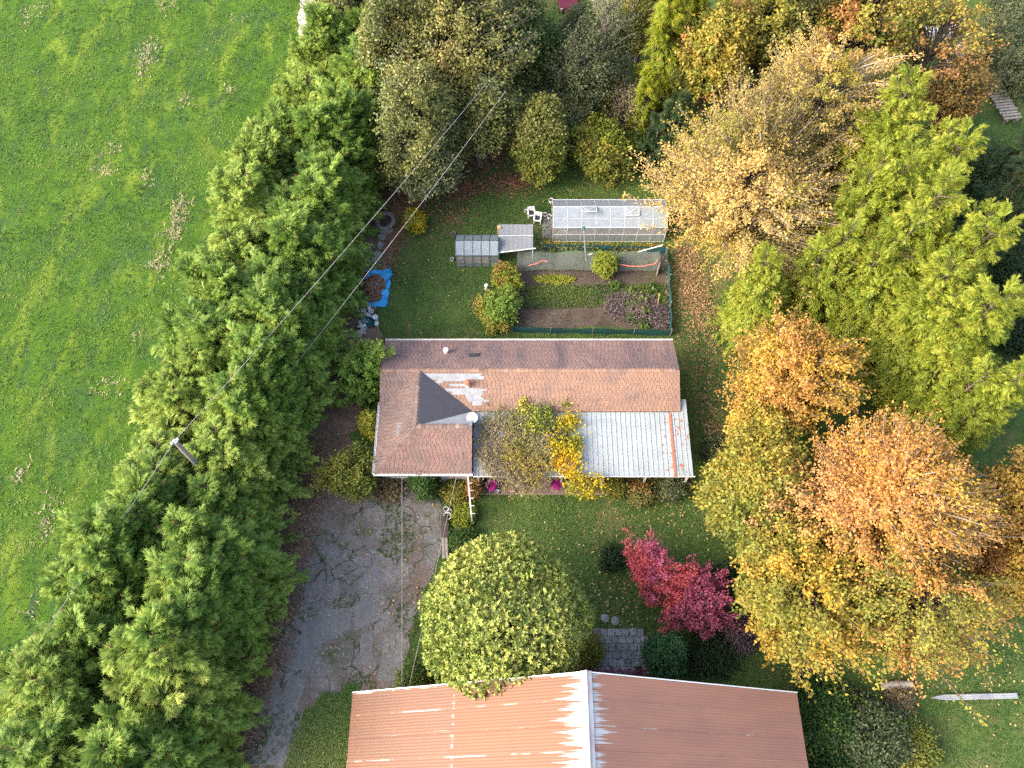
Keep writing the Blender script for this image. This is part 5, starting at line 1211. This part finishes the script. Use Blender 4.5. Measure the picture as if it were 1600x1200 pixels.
mb = MB(); prof = [(1.0, .06), (.8, .2), (.5, .38), (.2, .47), (0, .49)]; mb.lathe([(r_ * .8, h_) for r_, h_ in prof], (-.1, 0, 0), 16); mo = mb.build('mound', M['verge'], lp, True); mo.scale = (1, 1.4, 1)
# fire ring of stones and stepping slabs
rs = np.random.default_rng(9); fr = thing('fire_ring', 'ring of grey stones round a leaf-filled fire pit by the hedge', 'fire pit', at(602, 346))
st_me = []
for k in range(4):
    V = norm(rs.normal(size=(1, 3))); mb = MB(); mb.lathe([(0, -.1), (.17, -.07), (.21, .02), (.16, .1), (0, .13)], (0, 0, 0), 8); me = mb.mesh('stone'); me.materials.append(M['stone'])
    for v in me.vertices: v.co *= rs.uniform(.8, 1.2)
    st_me.append(me)
for k in range(15):
    a = k / 15 * 6.28; o = link('stone', st_me[k % 4], None, fr); o.location = (math.cos(a) * .62, math.sin(a) * .72, .08); o.rotation_euler = (0, 0, a); o.scale = (.8, 1.1, 1)
MB().lathe([(0, .03), (.55, .03)], (0, 0, 0), 14).build('ash', M['soil'], fr)
for k, (px, py, sx, sy, ro) in enumerate([(605, 362, .75, .4, .3), (597, 371, .5, .38, .8), (595, 385, .4, .45, .2), (590, 398, .5, .42, 1.0), (586, 408, .4, .4, .5)]):
    n = 9; mb = MB(); rad = rs.uniform(.8, 1.15, n); pts = [(sx * .62 * rad[i] * math.cos(i / n * 6.28), sy * .8 * rad[i] * math.sin(i / n * 6.28)) for i in range(n)]
    mb.poly([(x, y, .07) for x, y in pts])
    for i in range(n): mb.poly([(*pts[i-1], 0), (*pts[i], 0), (*pts[i], .07), (*pts[i-1], .07)])
    o = mb.build('stepping_stone', M['stone']); o.location = at(px, py); o.rotation_euler = (0, 0, ro)
    tag(o, 'flat grey slab beside the hedge, %s below the fire ring' % ORD[k], 'slab', 'slabs below the fire ring')
# patio things
def tub_chair(label, px, py, rz):
    p = at(px, py, .5); c = thing('tub_chair', label, 'chair', (p[0], p[1], .08), rz, 'magenta tub chairs')
    MB().lathe([(0, .38), (.27, .4), (.3, .46), (.24, .5), (0, .5)], (0, 0, 0), 16).build('cushion', M['magenta'], c, True)
    mb = MB(); k = 13
    for j, (r0, z0, r1, z1) in enumerate(((.3, .3, .34, .78), (.34, .78, .29, .78), (.29, .78, .26, .3))):
        for i in range(k - 1):
            a, b2 = [math.pi * (-.1 + 1.2 * v / (k - 1)) for v in (i, i + 1)]
            mb.poly([(r0 * math.cos(a), r0 * math.sin(a), z0), (r0 * math.cos(b2), r0 * math.sin(b2), z0), (r1 * math.cos(b2), r1 * math.sin(b2), z1), (r1 * math.cos(a), r1 * math.sin(a), z1)])
    mb.build('backrest', M['magenta'], c, True)
    for a in (.8, 2.35, 3.9, 5.5): MB().bar((math.cos(a) * .2, math.sin(a) * .2, .4), (math.cos(a) * .27, math.sin(a) * .27, 0), .035).build('leg', M['white'], c)
tub_chair('magenta round tub chair at the left end of tiled patio', 768, 761, .3)
tub_chair('magenta round tub chair near the yellow creeper on the patio', 869, 759, -.5)
pot('flower_pot', 'white pot of soil at the patio corner beside the wing', 757, 749, .08, .24, .4)
pot('flower_pot', 'tiny white pot beside the left magenta chair', 777, 767, .08, .11, .18, filled=None)
pot('flower_pot', 'small dark pot on the patio edge between the magenta chairs', 808, 765, .08, .15, .22, 'dark')
# white rail fence from the wing to the lawn
ra, rb = Vector(at(731, 744, 1.9)), Vector(at(736, 803, 1.9)); rf = thing('rail_fence', 'tall white rail on thin posts running from the wing corner toward the ball tree', 'rail', (ra.x, ra.y, 0)); o0 = Vector((ra.x, ra.y, 0))
MB().bar(ra - o0, rb - o0, .07, .05).build('top_rail', M['white'], rf); MB().bar(ra - o0 - Vector((0, 0, .45)), rb - o0 - Vector((0, 0, .45)), .05, .05).build('lower_rail', M['white'], rf)
for k in range(6):
    p = ra + (rb - ra) * (k / 5) - o0; MB().box((p.x - .035, p.y - .035, 0), (p.x + .035, p.y + .035, 1.93)).build('post', M['white'], rf); MB().bar((p.x, p.y, 1.95), (p.x + .24, p.y + .02, 1.95), .035).build('peg', M['white'], rf)
# pots and bench at the drive edge
pot('flower_pot', 'small white pot, topmost of three at the drive edge', 697, 795, 0, .16, .3)
pot('flower_pot', 'white bowl pot, middle of three at the drive edge', 702, 799, 0, .16, .26)
pot('flower_pot', 'largest white pot, lowest of three at the drive edge', 699, 806, 0, .24, .4)
bn = thing('bench', 'old plank bench, half dark half bleached, at the drive edge', 'bench', at(696, 842, 0), math.radians(4)); bl = 1.35
for k in range(3):
    MB().box((-.2 + k * .14, -.02, .4), (-.08 + k * .14, bl, .45)).build('plank', M['dark_wood'], bn)
    if k < 2: MB().box((-.2 + k * .2, -bl, .41), (-.05 + k * .2, -.06, .46)).build('plank', M['pale_bark'], bn)
for y in (-bl + .15, -.1, bl - .2):
    for x in (-.17, .12): MB().box((x, y, 0), (x + .07, y + .07, .4)).build('leg', M['dark_wood'], bn)
# stone paving between ball tree and barn
pv = px_poly([(905, 980), (1008, 982), (1014, 1054), (900, 1050)]); paving = sheet('paving', rough_outline(pv, .4, .06, 3), .012, M['soil'])
pme = []
for k in range(4):
    g = (.85, 1.0, 1.15, 1.3)[k]; me = MB().box((-.2, -.2, 0), (.2, .2, .05), (g, g, g)).mesh('paver'); me.materials.append(M['paver']); pme.append(me)
px0, px1 = min(p[0] for p in pv), max(p[0] for p in pv); py0, py1 = min(p[1] for p in pv), max(p[1] for p in pv)
y = py0 + .22; row = 0
while y < py1 - .1:
    x = px0 + .22 + (.21 if row % 2 else 0)
    while x < px1 - .1:
        if inpoly(np.array([[x, y]]), pv)[0] and rs.random() > .05:
            o = link('paver', pme[rs.integers(4)], None, paving); o.location = (x, y, rs.uniform(.004, .02)); o.rotation_euler = (rs.normal(0, .01), rs.normal(0, .01), rs.normal(0, .02))
        x += .425
    y += .425; row += 1
patch('paving_weeds', 'weeds in the joints of stone paving', pv, 900, 'green', 730, .1, (.09, .05), 'stuff', .3)
for px, py, lab in ((945, 966, 'left flat round stone in the mossy lawn above the paving'), (961, 970, 'right flat round stone in the mossy lawn above the paving')):
    o = MB().lathe([(.26, 0), (.25, .05), (0, .06)], (0, 0, 0), 11).build('round_slab', M['stone']); o.location = at(px, py); tag(o, lab, 'slab')
# lower right: pale log, white sheet
o = MB().tube([tuple(at(1378, 1072, .55)), tuple(at(1400, 1069, .56)), tuple(at(1425, 1069, .55))], [.2, .19, .18], 12).build('log', M['pale_bark']); tag(o, 'pale whitish log lying above the heap of dry twigs', 'log')
mb = MB(); p0, p1 = at(1455, 1090, .3), at(1590, 1087, .3); k = 30
for i in range(k):
    for j in range(6):
        f = lambda a, b: (p0[0] + (p1[0] - p0[0]) * a / k, p0[1] + (p1[1] - p0[1]) * a / k + (b - 3) * .05 * min(1, a / 6 + .2), .28 + .02 * (b % 2) + .03 * math.sin(a * .5))
        mb.poly([f(i, j), f(i + 1, j), f(i + 1, j + 1), f(i, j + 1)])
o = mb.build('roofing_sheet', M['underlay']); tag(o, 'long narrow white roofing sheet lying on the lawn at right edge', 'sheet')
# timber stack and junk at the top right
ta, tb2 = at(1548, 128, .5), at(1583, 188, .5); tv = tb2 - ta; tL = np.linalg.norm(tv); ts_ = thing('timber_stack', 'long stack of grey boards lying at the top right', 'timber', (ta[0], ta[1], 0), math.atan2(tv[1], tv[0]))
for k in range(14):
    x = tL * k / 14; ly = rs.uniform(-.1, .1); MB().box((x, -.75 + ly, .5 + .0), (x + tL / 14 * .62, .75 + ly, .58 + rs.uniform(0, .05))).build('board', M['pale_bark'], ts_)
for yy in (-.5, .4): MB().box((0, yy, .3), (tL, yy + .12, .5)).build('bearer', M['wood'], ts_)
for x in (.2, tL / 2, tL - .3):
    for yy in (-.5, .4): MB().box((x, yy, 0), (x + .12, yy + .12, .3)).build('block', M['wood'], ts_)
o = MB().lathe([(0, 0), (.3, 0), (.31, .85), (.28, .88), (0, .9)], (0, 0, 0), 14).build('barrel', M['teal']); o.location = at(1481, 126); tag(o, 'teal barrel showing through the rust-orange tree', 'barrel')
for k, (px, py, w, d) in enumerate([(1447, 58, 1.3, .8), (1500, 86, 1.4, .6), (1474, 112, .8, .9), (1480, 55, .9, .6), (1487, 165, .9, .5)]):
    j = thing('appliance', ('white discarded box, largest at top right under the rust tree', 'white discarded box right of the largest one near the timber', 'white discarded box above the teal barrel', 'small white discarded box at top right of the largest', 'grey-white discarded box between cedar and small rust tree')[k], 'appliance', at(px, py), rs.uniform(0, 3))
    MB().box((-w / 2, -d / 2, 0), (w / 2, d / 2, .85)).build('body', M['white'], j); MB().box((-w / 2 + .06, -d / 2 + .06, .852), (w / 2 - .06, d / 2 - .06, .875)).build('lid', M['white_plastic'], j)
# car and shed at the top edge, half hidden by trees
cr = thing('parked_car', 'dark red parked car half hidden under the trees at the top edge', 'car', at(884, 0), math.radians(94))
prof = [(-2.1, .35), (-2.1, .75), (-1.95, .88), (-1.2, .95), (-.6, 1.42), (.75, 1.45), (1.55, 1.0), (2.05, .92), (2.12, .6), (2.1, .35)]; mb = MB()
for (x0_, z0_), (x1_, z1_) in zip(prof, prof[1:]):
    w0 = .86 if z0_ < 1.1 else .66; w1 = .86 if z1_ < 1.1 else .66; mb.poly([(x0_, -w0, z0_), (x0_, w0, z0_), (x1_, w1, z1_), (x1_, -w1, z1_)])
for sg in (-1, 1): mb.poly([(x, sg * (.86 if z < 1.1 else .66), z) for x, z in (prof if sg < 0 else prof[::-1])])
mb.build('body', M['clad_red'], cr)
MB().poly([(-1.16, -.76, .985), (-1.16, .76, .985), (-.63, .62, 1.41), (-.63, -.62, 1.41)]).build('windscreen', M['glass'], cr).location.z = .02
MB().poly([(.79, -.62, 1.44), (.79, .62, 1.44), (1.5, .76, 1.04), (1.5, -.76, 1.04)]).build('rear_window', M['glass'], cr).location.z = .02
for sg in (-1, 1):
    MB().poly([(-.95, sg * .87, .98), (1.3, sg * .87, .98), (.7, sg * .70, 1.38), (-.55, sg * .70, 1.38)]).build('side_window', M['glass'], cr)
    for x in (-1.3, 1.3):
        w_ = MB().tube([(x, sg * .7, .32), (x, sg * .9, .32)], .32, 16).build('wheel', M['dark'], cr); MB().tube([(x, sg * .9, .32), (x, sg * .91, .32)], .18, 12).build('rim', M['metal'], w_)
    MB().box((-2.13, sg * .65 - .15, .62), (-2.08, sg * .65 + .15, .76)).build('headlight', M['white_plastic'], cr)
sd = thing('shed', 'white-roofed shed at the top edge behind the tall thin tree', 'shed', at(952, 4)); mb = MB()
for sg in (-1, 1):
    mb.poly([(-1.8, 0, 2.9), (1.8, 0, 2.9), (1.8, sg * 1.6, 2.2), (-1.8, sg * 1.6, 2.2)][::-sg])
mb.build('roof', M['white'], sd); MB().box((-1.6, -1.35, 0), (1.6, 1.35, 2.22)).build('wall', M['wall'], sd); MB().box((-.4, -1.4, 0), (.4, -1.352, 1.9)).build('door', M['wood'], sd)
for k in (-1.5, -.75, 0, .75, 1.5):
    for sg in (-1, 1): MB().bar((k, sg * .03, 2.93), (k, sg * 1.6, 2.24), .05).build('roof_rib', M['white_plastic'], sd)

# ------------------------------------------------------------------ grass, fallen leaves
def blades(name, pts, nb, hh, w, pal_fn, seed, mat, label, cat, z=0.0, lean=.5):
    """tufts of triangular grass blades"""
    r = np.random.default_rng(seed); n = len(pts); P = np.repeat(pts, nb, 0) + r.normal(0, .05, (n * nb, 2)); m = len(P)
    h = np.repeat(r.uniform(*hh, n), nb) * r.uniform(.6, 1.2, m); a = r.uniform(0, 6.28, m); b = a + 1.57 + r.normal(0, .4, m)
    l = h * lean * r.uniform(.4, 1.6, m); W = (w * r.uniform(.6, 1.3, m))[:, None]
    base = np.concatenate([P, np.full((m, 1), z)], 1); sd_ = np.stack([np.cos(b), np.sin(b), np.zeros(m)], 1) * W / 2
    tip = base + np.stack([np.cos(a) * l, np.sin(a) * l, h], 1)
    V = np.stack([base - sd_, base + sd_, tip], 1).reshape(-1, 3); C = np.repeat(pal_fn(np.repeat(pts, nb, 0), r), 3, 0)
    o = link(name, npmesh(name, V, np.arange(m * 3).reshape(m, 3), C), M[mat]); tag(o, label, cat, kind='stuff'); return o
fr_ = np.random.default_rng(31)
fpoly = [tuple(p) for p in (HW + _n * .6)[2:]] + [(-60, 95), (-60, 0)]
fp = scatter(fpoly, 60000, fr_)
vis = (fp[:, 1] > -2) & (fp[:, 1] < 70) & (fp[:, 0] > -.78 * (fp[:, 1] * .55 + 44)); fp = fp[vis]
cl = wave_noise(41, 2, 12, .25, .9)(fp) + .8 * wave_noise(42, 2, 12, 1.2, 3)(fp); fp = fp[cl + fr_.normal(0, 1.2, len(fp)) > -1.6]
PAL['fieldgrass'] = P3((.034, .086, .013), (.066, .14, .016), (.115, .20, .022), (.19, .25, .045))
straw = wave_noise(43, 2, 12, .5, 1.6); sn2 = wave_noise(44, 2, 10, .15, .4)
def fcol(q, r):
    t = np.clip(.42 + .16 * wave_noise(41, 2, 12, .25, .9)(q) + .13 * wave_noise(45, 2, 14, 1.2, 4)(q) + .16 * wave_noise(46, 2, 14, .5, 1.6)(q @ np.array([[.85, -.25], [.5, .4]])) + r.normal(0, .10, len(q)), 0, 1); c = pick('fieldgrass', t)
    s = (straw(q) + .5 * sn2(q) + r.normal(0, .3, len(q))) > 2.35; c[s] = np.array((.42, .36, .2)) * r.uniform(.8, 1.2, (s.sum(), 1)); return c
blades('field_grass', fp, 3, (.05, .13), .075, fcol, 32, 'grass', 'tufted meadow grass of the field', 'grass', .006, 1.7)
# pale dead-grass clumps in the field
q = []
for px, py, sx, sy, n in [(228, 95, 9, 18, 130), (232, 70, 8, 10, 50), (278, 345, 10, 22, 130), (270, 372, 9, 10, 60), (250, 410, 10, 12, 80), (292, 155, 8, 8, 40), (285, 318, 6, 8, 40), (178, 235, 8, 8, 30), (260, 8, 10, 8, 40), (75, 810, 12, 20, 60), (30, 740, 8, 10, 30), (230, 280, 8, 8, 30), (355, 140, 5, 6, 20)]:
    c = at(px, py); m = mpp(px, py); n = int(n * .6); q.append(c[:2] + fr_.normal(0, .75, (n, 2)) * (sx * m, sy * m * 1.3))
PAL['straw'] = P3((.2, .22, .09), (.33, .31, .16), (.44, .40, .24), (.52, .46, .32))
q = np.vstack(q); q = q + fr_.normal(0, .25, q.shape); blades('dead_grass', q, 5, (.08, .22), .06, lambda P, r: pick('straw', np.clip(r.normal(.5, .25, len(P)), 0, 1)), 33, 'grass', 'pale clumps of dead grass standing in the field', 'grass', .006, 1.4)
lawn_poly = px_poly([(590, 250), (1060, 215), (1110, 430), (1150, 620), (1140, 900), (1600, 930), (1600, 1200), (1260, 1200), (1250, 1080), (1000, 1060), (700, 1080), (700, 760), (740, 760), (1090, 760), (1090, 530), (580, 530)])
lp_ = scatter(lawn_poly, 52000, fr_)
hx0, hx1 = XW, CX1
okm = ~((lp_[:, 0] > hx0 + .3) & (lp_[:, 0] < hx1 - .3) & (lp_[:, 1] > YS2 - .2) & (lp_[:, 1] < YN - .4)) & ~inpoly(lp_, BED) & ~inpoly(lp_, pv) & ~((lp_[:, 0] > GX0) & (lp_[:, 0] < GX1) & (lp_[:, 1] > GY0) & (lp_[:, 1] < GY1)) & ~inpoly(lp_, DRIVE) & ~((lp_[:, 1] < BYG) & (lp_[:, 0] > BX0) & (lp_[:, 0] < BX1)) & ~((lp_[:, 0] > PATX0) & (lp_[:, 0] < PATX1) & (lp_[:, 1] > PATY0 - .1) & (lp_[:, 1] < 21)) & ~inpoly(lp_, [p[:2] for p in tb])
lp_ = lp_[okm]; bare = wave_noise(51, 2, 12, .25, 1.0); lp_ = lp_[bare(lp_) + fr_.normal(0, .5, len(lp_)) < 1.0]
PAL['lawngrass'] = P3((.04, .088, .022), (.068, .135, .03), (.11, .18, .04), (.19, .20, .07))
def lcol(q, r):
    dry = wave_noise(52, 2, 10, .15, .6)(q); t = np.clip(.4 + .16 * dry + r.normal(0, .2, len(q)), 0, 1); return pick('lawngrass', t)
blades('lawn_grass', lp_, 3, (.03, .09), .07, lcol, 34, 'grass', 'uneven short lawn grass round the house', 'grass', .0, 1.7)
# grass and moss invading the drive and its edges
edge = scatter(DRIVE, 5000, fr_); en = wave_noise(53, 2, 12, .5, 1.8)(edge); edge = edge[en > .9]
blades('drive_weeds', edge, 5, (.03, .1), .07, lambda P, r: pick('lawngrass', np.clip(r.normal(.5, .25, len(P)), 0, 1)), 35, 'grass', 'moss and weeds growing through the gravel drive', 'weeds', .012, 1.0)
dl = scatter([tuple(p) for p in rough_outline(px_poly([(474, 1098), (556, 1080), (548, 1260), (425, 1260)]), .3, .45, 12)], 3200, fr_); blades('drive_verge_grass', dl, 5, (.05, .16), .08, lambda P, r: lcol(P, r) * 1.25, 36, 'grass', 'rough grass between the drive and the barn', 'grass', .004, 1.5)
def litter(name, label, spots, seed, pal):
    r = np.random.default_rng(seed); P = []
    for px, py, rx, ry, n in spots:
        c = at(px, py); m = mpp(px, py); P.append(c[:2] + np.clip(r.normal(0, .55, (n, 2)), -1.4, 1.4) * (rx * m, ry * m * 1.4))
    P = np.vstack(P); n = len(P); pos = np.concatenate([P, r.uniform(.02, .09, (n, 1))], 1)
    V, F, C = leaves(pos, r.normal(size=(n, 3)) * (1, 1, .2), norm(r.normal(0, .25, (n, 3)) + (0, 0, 1)), r.uniform(.1, .2, n), r.uniform(.07, .13, n), pick(pal, r.random(n)) * r.uniform(.7, 1.2, (n, 1)))
    o = link(name, npmesh(name, V, F, C), M['litter']); tag(o, label, 'fallen leaves', kind='stuff')
PAL['tanbrown'] = P3((.12, .07, .04), (.22, .13, .065), (.32, .19, .09), (.42, .28, .13))
PAL['redbrown'] = P3((.12, .05, .035), (.22, .09, .055), (.32, .14, .08), (.36, .2, .12))
litter('red_leaf_litter', 'red-brown fallen leaves under the olive evergreens', [(755, 235, 40, 28, 2600), (720, 290, 40, 18, 1300), (800, 285, 40, 15, 800), (640, 305, 40, 26, 1500), (615, 370, 20, 50, 900), (700, 330, 50, 30, 500)], 81, 'redbrown')
litter('path_leaf_litter', 'orange-brown fallen leaves beside the golden tree', [(1075, 430, 26, 70, 2200), (1100, 470, 34, 60, 1200), (1100, 600, 30, 60, 500), (1120, 690, 20, 40, 500)], 82, 'tanbrown')
PAL['lit2'] = P3((.2, .13, .05), (.32, .22, .08), (.45, .33, .12), (.5, .4, .2))
litter('lawn_leaf_litter', 'scattered yellowish fallen leaves over lawns and drive', [(940, 820, 180, 50, 200), (1060, 800, 80, 40, 130), (640, 900, 60, 120, 130), (550, 950, 90, 150, 200), (900, 280, 160, 40, 90), (680, 430, 80, 80, 70), (1400, 1040, 160, 40, 350), (1550, 1040, 60, 80, 150), (970, 930, 60, 40, 200)], 83, 'lit2')
vl = []
for (x, y), (x2, y2) in zip([(500, 700), (475, 790), (445, 890), (420, 960), (395, 1050), (365, 1160)], [(475, 790), (445, 890), (420, 960), (395, 1050), (365, 1160), (330, 1250)]): vl.append(((x + x2) / 2 + 10, (y + y2) / 2, 24, 60, 1100))
litter('verge_leaf_litter', 'brown needles and leaves along the hedge side of the drive', vl, 84, 'brown')
